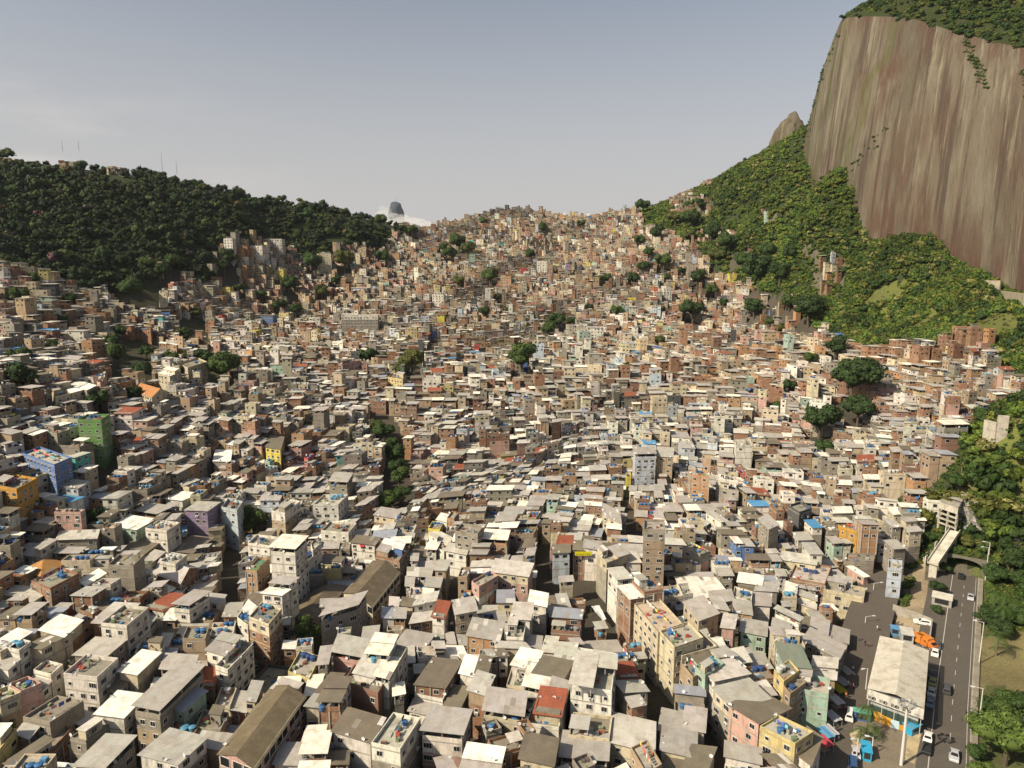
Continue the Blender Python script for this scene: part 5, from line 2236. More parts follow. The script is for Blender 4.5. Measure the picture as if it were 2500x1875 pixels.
def market_hall():
    ze = ROAD_Z + 7.0
    zr = ROAD_Z + 8.6
    BL, BR, FR, FL = [kpt('K', *p, ze) for p in ((915, 190), (1357, 322), (1315, 850), (803, 665))]
    RB, RF = kpt('K', 1130, 238, zr), kpt('K', 1058, 722, zr)
    cx, cy = (BL[0] + FR[0]) / 2, (BL[1] + FR[1]) / 2
    org = (cx, cy, ROAD_Z)
    root = thing('market_hall', 'long white ribbed gable roofed market hall beside the road', 'hall', org)
    V = lambda a, b, t: tuple(a[i] + (b[i] - a[i]) * t for i in range(3))
    roof = MB()
    for (e0, e1, r0, r1, flip) in ((FL, BL, RF, RB, False), (FR, BR, RF, RB, True)):
        n = 56
        for i in range(n):
            t0, t1 = i / n, (i + .82) / n
            a, b, c, d = V(e0, e1, t0), V(e0, e1, t1), V(r0, r1, t1), V(r0, r1, t0)
            f = [a, b, c, d]
            g = [V(e0, e1, t1), V(e0, e1, (i + 1) / n), V(r0, r1, (i + 1) / n), V(r0, r1, t1)]
            g = [(p[0], p[1], p[2] - .12) for p in g]
            if not flip:
                f, g = f[::-1], g[::-1]
            cc = vary((.66, .61, .51), random.Random(i), .03)
            roof.face(f, 'sheeting', cc)
            roof.face(g, 'sheeting', tuple(x * .96 for x in cc))
    roof.build('roof', root, org)
    q = [FL[:2], FR[:2], BR[:2], BL[:2]]
    q = inset(ccw(q), .9)
    q = front_first(q)
    w = MB()
    w.prism(q, ROAD_Z + 3.0, ze - .1, 'plaster', (.36, .38, .36), top=False)
    w.prism(q, ROAD_Z - .5, ROAD_Z + 3.0, 'dark_glass', (.05, .075, .065), top=False)
    w.build('wall', root, org)
    # fascia with the lettering over the front
    a, b = Vector(FL), Vector(FR)
    d = (b - a).normalized()
    nrm = Vector((d.y, -d.x, 0))
    if nrm.y > 0:
        nrm = -nrm
    fa = MB()
    n = nrm * .1
    p0, p1 = a + nrm * .05, b + nrm * .05
    top = .2
    fa.face([tuple(p0 + Vector((0, 0, -2.6))), tuple(p1 + Vector((0, 0, -2.6))), tuple(p1 + Vector((0, 0, top - .3))), tuple(p0 + Vector((0, 0, top - .3)))], 'plaster', (.55, .53, .48))
    fa.face([tuple(p0 - n + Vector((0, 0, -2.6))), tuple(p0 - n + Vector((0, 0, top - .3))), tuple(p1 - n + Vector((0, 0, top - .3))), tuple(p1 - n + Vector((0, 0, -2.6)))], 'plaster', (.55, .53, .48))
    fas = fa.build('fascia', root, org)
    L_ = (b - a).length
    let = MB()

    def mark(u, v, w_, h_):
        s = a + d * (u * L_) + nrm * .075 + Vector((0, 0, -2.25 + v))
        let.face([tuple(s), tuple(s + d * w_), tuple(s + d * w_ + Vector((0, 0, h_))), tuple(s + Vector((0, 0, h_)))], 'paint', (.03, .03, .03))
    for k in range(5):
        u = .03 + k * .205
        if k < 4:
            for o_, w_, h_, v in ((0, .14, .75, 0), (.22, .14, .62, 0), (.46, .12, .8, .05), (.62, .3, .14, 0), (.74, .13, .5, .12), (1.0, .12, .62, 0)):
                mark(u + o_ / L_, v, w_, h_)
            ec = a + d * ((u + .105) * L_) + nrm * .075 + Vector((0, 0, -1.9))
            ring = []
            for r in (.22, .42):
                ring.append([tuple(ec + d * (r * math.cos(t * .5236)) + Vector((0, 0, r * math.sin(t * .5236)))) for t in range(12)])
            for t in range(12):
                t2 = (t + 1) % 12
                let.face([ring[0][t], ring[1][t], ring[1][t2], ring[0][t2]], 'paint', (.03, .03, .03))
            mark(u + .105 - .1 / L_, .25, .2, .2)
        else:
            for o_ in (0, .35, .7):
                mark(u + o_ / L_, .25, .22, .14)
    let.build('lettering', root, org)
    # painted hoarding along the foot of the front
    hb = MB()
    for t0, t1, h, c in ((.16, .3, 2.6, (.55, .28, .04)), (.3, .48, 2.3, (.62, .32, .04)), (.48, .62, 2.2, (.45, .6, .66)), (.62, .78, 1.6, (.50, .26, .05))):
        s, e = a + d * (L_ * t0) + nrm * (.9 - 1.5 * abs(t0 - .45)), a + d * (L_ * t1) + nrm * (.9 - 1.5 * abs(t1 - .45))
        hb.face([(s.x, s.y, ROAD_Z + .2), (e.x, e.y, ROAD_Z + .2), (e.x, e.y, ROAD_Z + h), (s.x, s.y, ROAD_Z + h)], 'paint', c)
    hb.build('hoarding', root, org)
    for t in (.05, .3, .52, .72, .97):
        p = a + d * (L_ * t) + nrm * .7
        m = MB()
        m.tube((p.x, p.y, ROAD_Z - .1), (p.x, p.y, ze - 2.4), .07, .07, 'metal', (.55, .53, .48), 6)
        m.build('post', root, org)


market_hall()
# paved square in front of the hall
sq = [kpt('K', *p, ROAD_Z + .035) for p in ((690, 860), (1300, 1010), (1230, 1400), (640, 1420))]
m = MB()
m.face([(p[0], p[1], ROAD_Z + .035) for p in sq[::-1]] if ccw([p[:2] for p in sq]) != [p[:2] for p in sq] else [(p[0], p[1], ROAD_Z + .035) for p in sq], 'asphalt', (.20, .165, .12))
tag(m.build('pavement'), 'sandy coloured paved square in front of the market hall', 'square', kind='structure')
m = MB()
st = [kpt('K', *p, ROAD_Z + .045) for p in ((1165, 1060), (1290, 1075), (1225, 1345), (1140, 1310))]
m.face([(p[0], p[1], ROAD_Z + .045) for p in st][::-1], 'concrete', (.46, .37, .22))
pl = [kpt('K', *p, ROAD_Z + .045) for p in ((640, 1070), (740, 1035), (810, 1110), (760, 1200), (680, 1180))]
m.face([(p[0], p[1], ROAD_Z + .049) for p in pl][::-1], 'concrete', (.48, .39, .25))
tag(m.build('path'), 'pale sandy strip beside the paved square', 'path', kind='structure')


# cars ---------------------------------------------------------------
def car_profile(kind):
    if kind == 'suv':
        return [(-2.2, .35), (-2.25, .95), (-2.1, 1.55), (-1.9, 1.68), (.2, 1.68), (.95, 1.1), (2.05, .98), (2.2, .75), (2.2, .35)], 1.1, (-1.95, .15, .9, 1.62)
    if kind == 'van':
        return [(-2.4, .35), (-2.42, 1.3), (-2.35, 1.95), (1.1, 1.98), (1.9, 1.2), (2.35, 1.05), (2.4, .7), (2.4, .35)], 1.2, (-2.0, 1.0, 1.75, 1.9)
    return [(-2.1, .3), (-2.12, .8), (-1.95, .95), (-1.45, 1.0), (-.85, 1.42), (.35, 1.45), (1.05, .98), (1.95, .85), (2.1, .65), (2.1, .3)], .96, (-1.3, .3, .95, 1.4)


def lathe_wheel():
    mb = MB()
    n = 14
    for (r0, x0), (r1, x1) in zip([(.001, .11), (.19, .12), (.30, .11), (.32, .06), (.32, -.06)], [(.19, .12), (.30, .11), (.32, .06), (.32, -.06), (.30, -.11)]):
        for i in range(n):
            a, b = 2 * math.pi * i / n, 2 * math.pi * (i + 1) / n
            mb.face([(r0 * math.cos(a), x0, r0 * math.sin(a)), (r0 * math.cos(b), x0, r0 * math.sin(b)), (r1 * math.cos(b), x1, r1 * math.sin(b)), (r1 * math.cos(a), x1, r1 * math.sin(a))], 'plastic', (.4, .4, .4) if r1 < .2 else (.012, .012, .012))
    return mb.mesh('wheel')


WHEEL = lathe_wheel()
CAR_CACHE = {}


def car_meshes(kind, col):
    key = (kind, col)
    if key in CAR_CACHE:
        return CAR_CACHE[key]
    prof, belt, gl = car_profile(kind)
    W = .86
    mb = MB()

    def half(x, z):
        return W if z <= belt else W - (z - belt) * .42
    n = len(prof)
    for i in range(n - 1):
        (x0, z0), (x1, z1) = prof[i], prof[i + 1]
        mb.face([(x0, -half(x0, z0), z0), (x1, -half(x1, z1), z1), (x1, half(x1, z1), z1), (x0, half(x0, z0), z0)], 'paint', col)
    for s in (-1, 1):
        pts = [(x, s * half(x, z), z) for x, z in prof]
        mb.face(pts if s > 0 else pts[::-1], 'paint', col)
    body = mb.mesh('body')
    g = MB()
    x0, x1, xf, zt = gl
    z0 = belt + .04
    zt -= .08
    for s in (-1, 1):
        o = s * .012
        P = [(x0 + .05, s * half(0, z0) + o, z0), (xf - .1, s * half(0, z0) + o, z0), (x1, s * half(0, zt) + o, zt), (x0 + .35, s * half(0, zt) + o, zt)]
        g.face(P if s < 0 else P[::-1], 'dark_glass', (.015, .017, .02))
    side = g.mesh('side_window')
    fr = MB()
    pr = [p for p in prof]
    # windscreen and rear window lie on the sloping faces
    k = max(range(n - 1), key=lambda i: (pr[i][0] - 0) * 0 + (1 if pr[i][1] > belt + .2 and pr[i + 1][1] <= belt + .16 and pr[i + 1][0] > pr[i][0] else 0))
    for (ax, az), (bx, bz), nm in ((pr[k], pr[k + 1], 'windscreen'),):
        ux, uz = bx - ax, bz - az
        l = math.hypot(ux, uz)
        nx, nz = -uz / l * .012, ux / l * .012
        nx, nz = abs(nx), abs(nz)
        a = (ax + ux * .08 + nx, az + uz * .08 + nz)
        b = (ax + ux * .92 + nx, az + uz * .92 + nz)
        fr.face([(a[0], -half(0, a[1]) + .1, a[1]), (b[0], -half(0, b[1]) + .1, b[1]), (b[0], half(0, b[1]) - .1, b[1]), (a[0], half(0, a[1]) - .1, a[1])], 'dark_glass', (.015, .017, .02))
    ws = fr.mesh('windscreen')
    rw = MB()
    j = 2 if kind != 'sedan' else 3
    (ax, az), (bx, bz) = pr[j - 1] if kind != 'sedan' else pr[3], pr[j] if kind != 'sedan' else pr[4]
    a = (ax + (bx - ax) * .1 - .015, az + (bz - az) * .1 + .01)
    b = (ax + (bx - ax) * .9 - .015, az + (bz - az) * .9 + .01)
    rw.face([(a[0], half(0, a[1]) - .12, a[1]), (b[0], half(0, b[1]) - .12, b[1]), (b[0], -half(0, b[1]) + .12, b[1]), (a[0], -half(0, a[1]) + .12, a[1])], 'dark_glass', (.015, .017, .02))
    rws = rw.mesh('rear_window')
    lm = MB()
    lm.box(2.0, -.72, .62, 2.13 if kind == 'sedan' else 2.24 if kind == 'suv' else 2.43, -.42, .76, 'metal', (.75, .75, .72))
    lm2 = MB()
    lm2.box(2.0, .42, .62, 2.13 if kind == 'sedan' else 2.24 if kind == 'suv' else 2.43, .72, .76, 'metal', (.75, .75, .72))
    r = CAR_CACHE[key] = (body, side, ws, rws, lm.mesh('headlight'), lm2.mesh('headlight'))
    return r


def car(px, py, kind, col, label, rz=None, z=None, cat='car', group='cars on and beside the road'):
    p = at_height(px, py, ROAD_Z if z is None else z) if z is not False else on_ground(px, py)
    rd = math.atan2(ROAD_DIR[1], ROAD_DIR[0]) if rz is None else rz
    e = thing('car', label, cat, (p[0], p[1], p[2] + .01), rd, group)
    b, s, w, r, h1, h2 = car_meshes(kind, col)
    for nm, me in (('body', b), ('side_window', s), ('windscreen', w), ('rear_window', r), ('headlight', h1), ('headlight', h2)):
        link(nm, me, e)
    for x in (-1.3, 1.3):
        for sgn in (-1, 1):
            link('wheel', WHEEL, e, (x, sgn * .76, .32), 0 if sgn > 0 else math.pi)
    return e


KX = lambda x, y: (1900 + x * .27125, 1500 + y * .27125)
HX = lambda x, y: (1900 + x * .27125, 1200 + y * .27125)
WHT, SIL, BLK, DGR, BLU = (.72, .71, .68), (.42, .43, .45), (.02, .02, .022), (.07, .07, .08), (.12, .16, .24)
car(*KX(1385, 555), 'sedan', BLK, 'black car parked farthest up in the shade of the market hall')
car(*KX(1388, 625), 'sedan', (.22, .26, .04), 'olive green car parked in the shade of the market hall')
car(*KX(1378, 715), 'sedan', SIL, 'silver car in the row parked beside the market hall')
car(*KX(1368, 815), 'sedan', BLU, 'slate blue car nearest the viewer in the shaded row beside the hall')
car(*KX(1516, 690), 'suv', DGR, 'dark grey car driving away along the road beside the hall shadow')
car(*KX(1345, 1125), 'sedan', WHT, 'white car parked nose to tail ahead of a black car')
car(*KX(1335, 1225), 'sedan', BLK, 'black car parked right behind a white car at the kerb')
car(*KX(1583, 1290), 'sedan', SIL, 'silver car driving in the right lane beside the big tree', math.atan2(ROAD_DIR[1], ROAD_DIR[0]) + math.pi)
car(*HX(1730, 965), 'sedan', SIL, 'silver car coming down the road below the tunnel', math.atan2(ROAD_DIR[1], ROAD_DIR[0]) + math.pi)
car(*HX(1645, 775), 'sedan', BLK, 'black car at the mouth of the tunnel')
car(*HX(1293, 1195), 'suv', WHT, 'white estate car parked on the sandy lot', 2.75, False)
car(*HX(1432, 1395), 'sedan', DGR, 'grey car parked behind the market hall by the road')
car(*HX(1410, 1465), 'sedan', WHT, 'white car parked behind the market hall by the road')
car(*KX(642, 925), 'van', WHT, 'small white van stopped in the shaded street by the square', 1.05, ROAD_Z + .02)
car(*KX(697, 1265), 'sedan', (.5, .48, .5), 'pale grey car parked at the edge of the square', 1.15, ROAD_Z + .02)
car(*KX(672, 1375), 'van', (.03, .08, .2), 'dark blue van parked below the pale grey car', 1.15, ROAD_Z + .02)
car(1129, 1567, 'sedan', (.45, .015, .02), 'red car in the alley beside the stained orange house', .4, False)
car(627, 1634, 'sedan', SIL, 'silver car in the shade below the cream tower block', 1.0, False)


# lamps ----------------------------------------------------------------
def lamp(px, py, h, label, arm=(1.6, 0), mat=(.60, .58, .54), z=None):
    p = at_height(px, py, ROAD_Z) if z is None else on_ground(px, py)
    e = thing('street_lamp', label, 'street lamp', p, 0, 'street lamps')
    m = MB()
    m.tube((0, 0, -.2), (0, 0, h), .16, .09, 'metal', mat, 8)
    m.build('pole', e)
    m = MB()
    m.tube((0, 0, h - .05), (arm[0], arm[1], h + .15), .06, .05, 'metal', mat, 6)
    m.build('arm', e)
    m = MB()
    L_ = math.hypot(*arm)
    d = (arm[0] / L_, arm[1] / L_)
    a = (arm[0], arm[1])
    n_ = (-d[1] * .18, d[0] * .18)
    b = (a[0] + d[0] * .9, a[1] + d[1] * .9)
    m.prism(ccw([(a[0] + n_[0], a[1] + n_[1]), (a[0] - n_[0], a[1] - n_[1]), (b[0] - n_[0], b[1] - n_[1]), (b[0] + n_[0], b[1] + n_[1])]), h + .06, h + .24, 'metal', (.62, .62, .6), bottom=True)
    m.build('lamp_head', e)
    return e


lamp(*KX(1808, 432), 11.3, 'tall pale lamp post on the dry grass beside the road', (-1.4, .6))
lamp(2390, 1764, 8.5, 'shorter pale lamp post in front of the roadside trees', (-1.6, .4))
lamp(*HX(1862, 800), 11.5, 'pale lamp post nearest the tunnel mouth', (-1.5, .2))
lamp(*HX(1873, 752), 11.5, 'second pale lamp post just beyond the one nearest the tunnel', (-1.2, .5))
lamp(*KX(785, 705), 6.5, 'lamp post on the street corner left of the market hall', (-.9, -.3), z=1)
lamp(*KX(700, 1330), 5.5, 'lamp post beside the parked dark blue van', (-.8, -.2), z=1)
lamp(*KX(838, 1280), 4.5, 'short lamp post by the blue kiosk on the square', (-.7, .2), z=1)
lamp(*HX(845, 1010), 7.0, 'lamp on a bracket over the narrow end of the shaded street', (2.2, .3), z=1)
lamp(*KX(770, 220), 7.0, 'lamp reaching over the street behind the market hall', (2.0, .2), z=1)


def floodlight_mast():
    p = at_height(2200, 1868, ROAD_Z)
    h = 20.0
    for hh in np.arange(8, 30, .25):
        if project(p[0], p[1], p[2] + hh)[1] < 1716:
            h = float(hh)
            break
    e = thing('floodlight_mast', 'tall white floodlight mast standing on the square', 'floodlight mast', p)
    m = MB()
    m.tube((0, 0, -.3), (0, 0, h), .34, .20, 'metal', (.60, .58, .54), 10)
    m.build('pole', e)
    m = MB()
    n = 10
    for i in range(n):
        a, b = 2 * math.pi * i / n, 2 * math.pi * (i + 1) / n
        m.tube((1.0 * math.cos(a), 1.0 * math.sin(a), h), (1.0 * math.cos(b), 1.0 * math.sin(b), h), .06, .06, 'metal', (.3, .3, .29), 5)
    for i in range(4):
        a = math.pi * i / 2
        m.tube((0, 0, h), (1.0 * math.cos(a), 1.0 * math.sin(a), h), .05, .05, 'metal', (.3, .3, .29), 5)
    m.build('ring', e)
    for i in range(8):
        a = 2 * math.pi * i / 8
        x, y = 1.25 * math.cos(a), 1.25 * math.sin(a)
        m = MB()
        m.tube((x, y, h - .1), (x * 1.25, y * 1.25, h - .35), .34, .40, 'metal', (.20, .20, .20), 9)
        m.build('floodlight', e)


floodlight_mast()


# palms ------------------------------------------------------------------
def palm_parts(seed):
    rr = random.Random(seed)
    fr = MB()
    for k in range(17):
        a = k * 2.399 + rr.random() * .3
        up = rr.uniform(-.1, 1.0)
        L_ = rr.uniform(2.5, 3.2)
        pts = []
        for i in range(8):
            t = i / 7
            r = L_ * t * (1 - .12 * t)
            z = up * 1.6 * t - (1.3 + .5 * (1 - up)) * t * t * 1.6
            pts.append(Vector((r * math.cos(a), r * math.sin(a), z)))
        side = Vector((-math.sin(a), math.cos(a), 0))
        c = vary((.05, .085, .018), rr, .25)
        for i in range(7):
            p, q = pts[i], pts[i + 1]
            w = .62 * math.sin(math.pi * (i + .7) / 8.2) + .06
            for s in (-1, 1):
                for j in range(3):
                    b0 = p.lerp(q, j / 3)
                    b1 = p.lerp(q, (j + .62) / 3)
                    tip = p.lerp(q, (j + 1.0) / 3) + side * (s * w) + Vector((0, 0, -.22 * w))
                    fr.face([tuple(b0), tuple(b1), tuple(tip)], 'leaves', vary(c, rr, .2))
    tr = MB()
    pz, prev = -7.0, Vector((0, 0, -7.0))
    for i in range(1, 8):
        z = -7 + i
        cur = Vector((.08 * math.sin(i + seed), .08 * math.cos(i * .8), z))
        tr.tube(prev, cur, .22 - .012 * i, .21 - .012 * i, 'bark', (.16, .13, .09), 8, cap=(i == 7))
        prev = cur
    return fr.mesh('fronds'), tr.mesh('trunk')


PALM = [palm_parts(i) for i in range(4)]


def palm(px, py, h, label, k=1.0, z=None):
    p = on_ground(px, py)
    e = thing('palm_tree', label, 'palm tree', p, px * .7, 'palm trees')
    f, t = PALM[int(px) % 4]
    link('fronds', f, e, (0, 0, h), sc=k)
    link('trunk', t, e, (0, 0, h), sc=(k, k, (h + .3) / 7))


palm(*KX(790, 1110), 7.5, 'tallest of the three palms in front of the market hall', 1.0)
palm(*KX(735, 1160), 3.4, 'low drooping palm in the sandy bed on the square', .85)
palm(*KX(860, 1130), 3.0, 'low palm beside the tallest palm on the square', .85)
for i, (x, y, h, k, lab) in enumerate([(1935, 1085, 6.5, 1.25, 'coconut palm nearest the tunnel above the road'), (2030, 1160, 7.5, 1.3, 'tall coconut palm among the trees above the road'), (2010, 1250, 7, 1.25, 'coconut palm below the tall one beside the road'),
                                       (1960, 1480, 6.5, 1.3, 'coconut palm on the dry grass throwing a long shadow'), (2090, 1200, 7, 1.2, 'coconut palm at the right edge above the road')]):
    palm(*HX(x, y), h, lab, k)


# kiosks, stalls and small huts ---------------------------------------------
def kiosk(px, py, w, d, h, col, label, rz=0.3, roofc=None):
    p = on_ground(px, py)
    e = thing('kiosk', label, 'kiosk', p, rz)
    m = MB()
    m.box(-w / 2, -d / 2, -.1, w / 2, d / 2, h, 'paint', col)
    m.build('body', e)
    m = MB()
    m.box(-w / 2 - .15, -d / 2 - .3, h + .01, w / 2 + .15, d / 2 + .15, h + .16, 'sheeting', roofc or col)
    m.build('roof', e)
    m = MB()
    m.box(-w * .35, -d / 2 - .03, 1.0, w * .35, -d / 2 - .005, h - .3, 'dark_glass', (.03, .03, .03))
    m.build('hatch', e)


kiosk(*KX(785, 1290), 1.7, 3.6, 2.6, (.03, .33, .55), 'bright blue kiosk standing on the square', -.35)
kiosk(*KX(1195, 1070), 3.2, 2.2, 2.3, (.03, .30, .52), 'bright blue kiosk at the front corner of the market hall', .5)
kiosk(*KX(745, 965), 3.4, 1.4, 2.7, (.05, .12, .30), 'dark blue stall with green top beside the palms', -.35, (.10, .42, .33))
kiosk(*HX(1470, 1015), 5.2, 4.6, 2.8, (.32, .30, .27), 'small guard hut with white sheet roof beside the road', -.6, (.62, .58, .50))
kiosk(*HX(1150, 1335), 3.0, 4.5, 2.6, (.40, .40, .38), 'white topped shed behind the market hall', -.4, (.55, .53, .49))
kiosk(*HX(1045, 1290), 2.2, 2.2, 2.3, (.10, .22, .36), 'small blue topped shed behind the market hall', -.4, (.10, .26, .46))


def truck(px, py, rz, label):
    p = on_ground(px, py)
    e = thing('truck', label, 'truck', p, rz)
    m = MB()
    m.box(-2.6, -1.1, .8, 1.2, 1.1, 2.7, 'paint', (.60, .20, .03))
    m.build('cargo_box', e)
    m = MB()
    m.prism([(1.25, -1.0), (2.9, -1.0), (2.9, 1.0), (1.25, 1.0)], .6, [2.3, 1.5, 1.5, 2.3], 'paint', (.55, .17, .03))
    m.build('cab', e)
    m = MB()
    m.face([(1.9, -.85, 2.06), (2.75, -.85, 1.62), (2.75, .85, 1.62), (1.9, .85, 2.06)], 'dark_glass', (.02, .02, .02))
    m.build('windscreen', e)
    for x in (-1.7, 2.1):
        for s in (-1, 1):
            link('wheel', WHEEL, e, (x, s * .95, .42), 0 if s > 0 else math.pi, 1.3)


truck(*HX(1250, 1365), -1.0, 'orange truck parked between walls behind the market hall')
truck(*HX(1335, 1390), -1.3, 'second orange truck partly hidden behind the market hall roof')


def stall(px, py, col, w, d, rz, label):
    p = on_ground(px, py)
    e = thing('market_stall', label, 'market stall', p, rz, 'market stalls along the shaded street')
    m = MB()
    n = 5
    for i in range(n):
        t0, t1 = i / n, (i + 1) / n
        sag = lambda t: 2.5 + .25 * abs(t - .5) - .12 * math.sin(t * 9)
        m.face([(-w / 2 + w * t0, -d / 2, sag(t0) - .25), (-w / 2 + w * t1, -d / 2, sag(t1) - .25), (-w / 2 + w * t1, d / 2, sag(t1) + .1), (-w / 2 + w * t0, d / 2, sag(t0) + .1)], 'cloth', col)
    m.build('awning', e)
    for x in (-1, 1):
        for y in (-1, 1):
            m = MB()
            m.tube((x * w * .46, y * d * .46, -.1), (x * w * .46, y * d * .46, 2.35), .04, .04, 'metal', (.4, .4, .38), 5)
            m.build('post', e)
    m = MB()
    m.box(-w * .4, -d * .3, .6, w * .4, d * .3, .85, 'paint', (.25, .2, .15))
    m.build('table', e)


for x, y, c, lab in [(600, 365, (.06, .25, .45), 'market stall under a bright blue tarpaulin'), (635, 470, (.30, .30, .31), 'market stall under a grey tarpaulin below the blue one'), (680, 300, (.40, .40, .40), 'market stall under a pale grey awning up the street'),
                     (720, 200, (.22, .24, .28), 'market stall under a slate awning near the lamp'), (745, 90, (.45, .44, .42), 'farthest pale awning stall in the shaded street'), (590, 580, (.33, .32, .30), 'market stall under a patched grey sheet'),
                     (555, 680, (.26, .26, .26), 'market stall under a dark grey sheet'), (520, 745, (.35, .30, .03), 'market stall under a mustard yellow awning'), (500, 850, (.42, .42, .42), 'long grey awning stall below the mustard one'),
                     (470, 1000, (.38, .38, .40), 'grey awning stall beside the pale yellow corner block'), (440, 1130, (.36, .36, .38), 'lowest long grey awning stall'), (400, 1150, (.10, .26, .42), 'stall with a blue awning at the lower street end'), (390, 1230, (.40, .06, .08), 'stall with a crimson awning at the lower street end')]:
    stall(*KX(x + 14, y), c, 2.6, 3.4, .35, lab)


# tunnel ---------------------------------------------------------------------
def tunnel():
    base = PORTAL
    rz = math.atan2(ROAD_DIR[1], ROAD_DIR[0]) - math.pi / 2
    e = thing('tunnel_portal', 'dark road tunnel mouth under green overgrowth', 'tunnel', (base[0], base[1], ROAD_Z), rz)
    w0, w1, H_, hw = -6.8, 4.6, 6.4, 11.0
    arch = []
    for i in range(13):
        t = math.pi * i / 12
        arch.append(((w0 + w1) / 2 - math.cos(t) * (w1 - w0) / 2, 3.2 + 2.2 * math.sin(t)))
    arch = [(w0, -.6)] + arch + [(w1, -.6)]
    m = MB()
    col = (.16, .15, .12)
    out = []
    for x, z in arch:
        out.append((min(max((x - (w0 + w1) / 2) * 1.9 + (w0 + w1) / 2, w0 - 4), w1 + 4), z if z < 0 else H_))
    out[1] = (w0 - 4, H_)
    out[-2] = (w1 + 4, H_)
    for i in range(len(arch) - 1):
        (x0, z0), (x1, z1) = arch[i], arch[i + 1]
        (X0, Z0), (X1, Z1) = out[i], out[i + 1]
        m.face([(x0, 0, z0), (X0, 0, Z0), (X1, 0, Z1), (x1, 0, z1)], 'concrete', col)
    m.face([(w0 - 4, 0, H_), (w1 + 4, 0, H_), (w1 + 4, 12, H_), (w0 - 4, 12, H_)], 'soil', (.05, .06, .02))
    m.build('portal_wall', e)
    m = MB()
    for i in range(len(arch) - 1):
        (x0, z0), (x1, z1) = arch[i], arch[i + 1]
        m.face([(x0, 0, z0), (x1, 0, z1), (x1, 46, z1), (x0, 46, z0)], 'concrete', (.05, .048, .045))  # the tunnel's inner darkness is put into the lining colour
    m.face([(x, 46, z) for x, z in arch], 'concrete', (.02, .02, .02))  # near-black end face, painted as the dark depth of the tube
    m.build('tunnel_lining', e)


tunnel()
# undergrowth hanging over the tunnel mouth and along the bank
n = 900
al = rngV.uniform(0, 30, n)
sd = rngV.uniform(-24, 34, n)
X = PORTAL[0] + ROAD_DIR[0] * al + ROAD_N[0] * sd
Y = PORTAL[1] + ROAD_DIR[1] * al + ROAD_N[1] * sd
Zg = ground_np(X, Y)
inroad = (sd > -11) & (sd < 9) & (al < 13)
Zg = np.where(inroad, np.maximum(Zg, ROAD_Z + 6.6), Zg)
keep = ~((al < 2) & (sd > -9) & (sd < 7) & (rngV.random(n) < .5))
P_ = np.c_[X, Y, Zg][keep]
R_ = rngV.uniform(.8, 2.1, len(P_))
side = [(s_, rngV.uniform(-70, 0), ) for s_ in rngV.uniform(6.5, 26, 1100)]
S2 = np.array(side)
X2 = PORTAL[0] + ROAD_DIR[0] * S2[:, 1] + ROAD_N[0] * S2[:, 0]
Y2 = PORTAL[1] + ROAD_DIR[1] * S2[:, 1] + ROAD_N[1] * S2[:, 0]
Z2 = ground_np(X2, Y2)
px, py, _ = project_np(X2, Y2, Z2)
k2 = ((py < 1540) | ((py > 1705) & (S2[:, 0] > 7))) & ((value_noise(X2, Y2, 9, 4) > .35) | (py < 1450))
P_ = np.r_[P_, np.c_[X2, Y2, Z2 + .4][k2]]
R_ = np.r_[R_, rngV.uniform(.9, 2.4, k2.sum())]
# bank on the left of the road
S3 = np.c_[rngV.uniform(-21, -11.5, 420), rngV.uniform(-42, 2, 420)]
X3 = PORTAL[0] + ROAD_DIR[0] * S3[:, 1] + ROAD_N[0] * S3[:, 0]
Y3 = PORTAL[1] + ROAD_DIR[1] * S3[:, 1] + ROAD_N[1] * S3[:, 0]
Z3 = ground_np(X3, Y3)
px, py, _ = project_np(X3, Y3, Z3)
k3 = (value_noise(X3, Y3, 7, 8) > .45) & ~in_poly_np(px, py, SAND)
P_ = np.r_[P_, np.c_[X3, Y3, Z3 + .3][k3]]
R_ = np.r_[R_, rngV.uniform(.6, 1.6, k3.sum())]
g = GREENS[rngV.choice(6, len(P_), p=(.2, .12, .22, .24, .08, .14))] * np.array([1.2, 1.2, 1.0]) * rngV.uniform(.75, 1.25, (len(P_), 1))
merge_crowns('undergrowth', P_, R_, g, FAR_CROWN, 'bright green undergrowth over the tunnel mouth and the road banks', 'undergrowth')


# footbridge, unfinished frame and retaining walls ------------------------------
def footbridge():
    a = Vector(at_height(2277, 1376, ROAD_Z + 5.0))
    b = Vector(at_height(2331, 1296, ROAD_Z + 12.2))
    d = (b - a)
    L_ = math.hypot(d.x, d.y)
    rz = math.atan2(d.y, d.x)
    e = thing('footbridge', 'pale concrete footbridge ramp rising beside the houses to the road', 'footbridge', (a.x, a.y, ROAD_Z), rz)
    z0, z1 = a.z - ROAD_Z, b.z - ROAD_Z
    m = MB()
    m.prism([(0, -1.7), (L_, -1.7), (L_, 1.7), (0, 1.7)], [z0 - .4, z1 - .4, z1 - .4, z0 - .4], [z0, z1, z1, z0], 'concrete', (.52, .48, .40), bottom=True)
    m.build('deck', e)
    for s in (-1, 1):
        m = MB()
        y = s * 1.62
        m.prism([(0, y - .09), (L_, y - .09), (L_, y + .09), (0, y + .09)], [z0, z1, z1, z0], [z0 + 1.0, z1 + 1.0, z1 + 1.0, z0 + 1.0], 'concrete', (.60, .56, .47))
        m.build('parapet', e)
    for t in (.06, .5, .94):
        m = MB()
        m.box(L_ * t - .4, -1.2, -1, L_ * t + .4, 1.2, z0 + (z1 - z0) * t - .4, 'concrete', (.48, .44, .37))
        m.build('pier', e)
    for t in (.0, .42, .9):
        m = MB()
        m.box(L_ * t - .9, 1.9, z0 + (z1 - z0) * t - .8, L_ * t + .9, 2.1, z0 + (z1 - z0) * t + 2.2, 'plaster', (.62, .60, .54))
        m.build('side_panel', e)


footbridge()


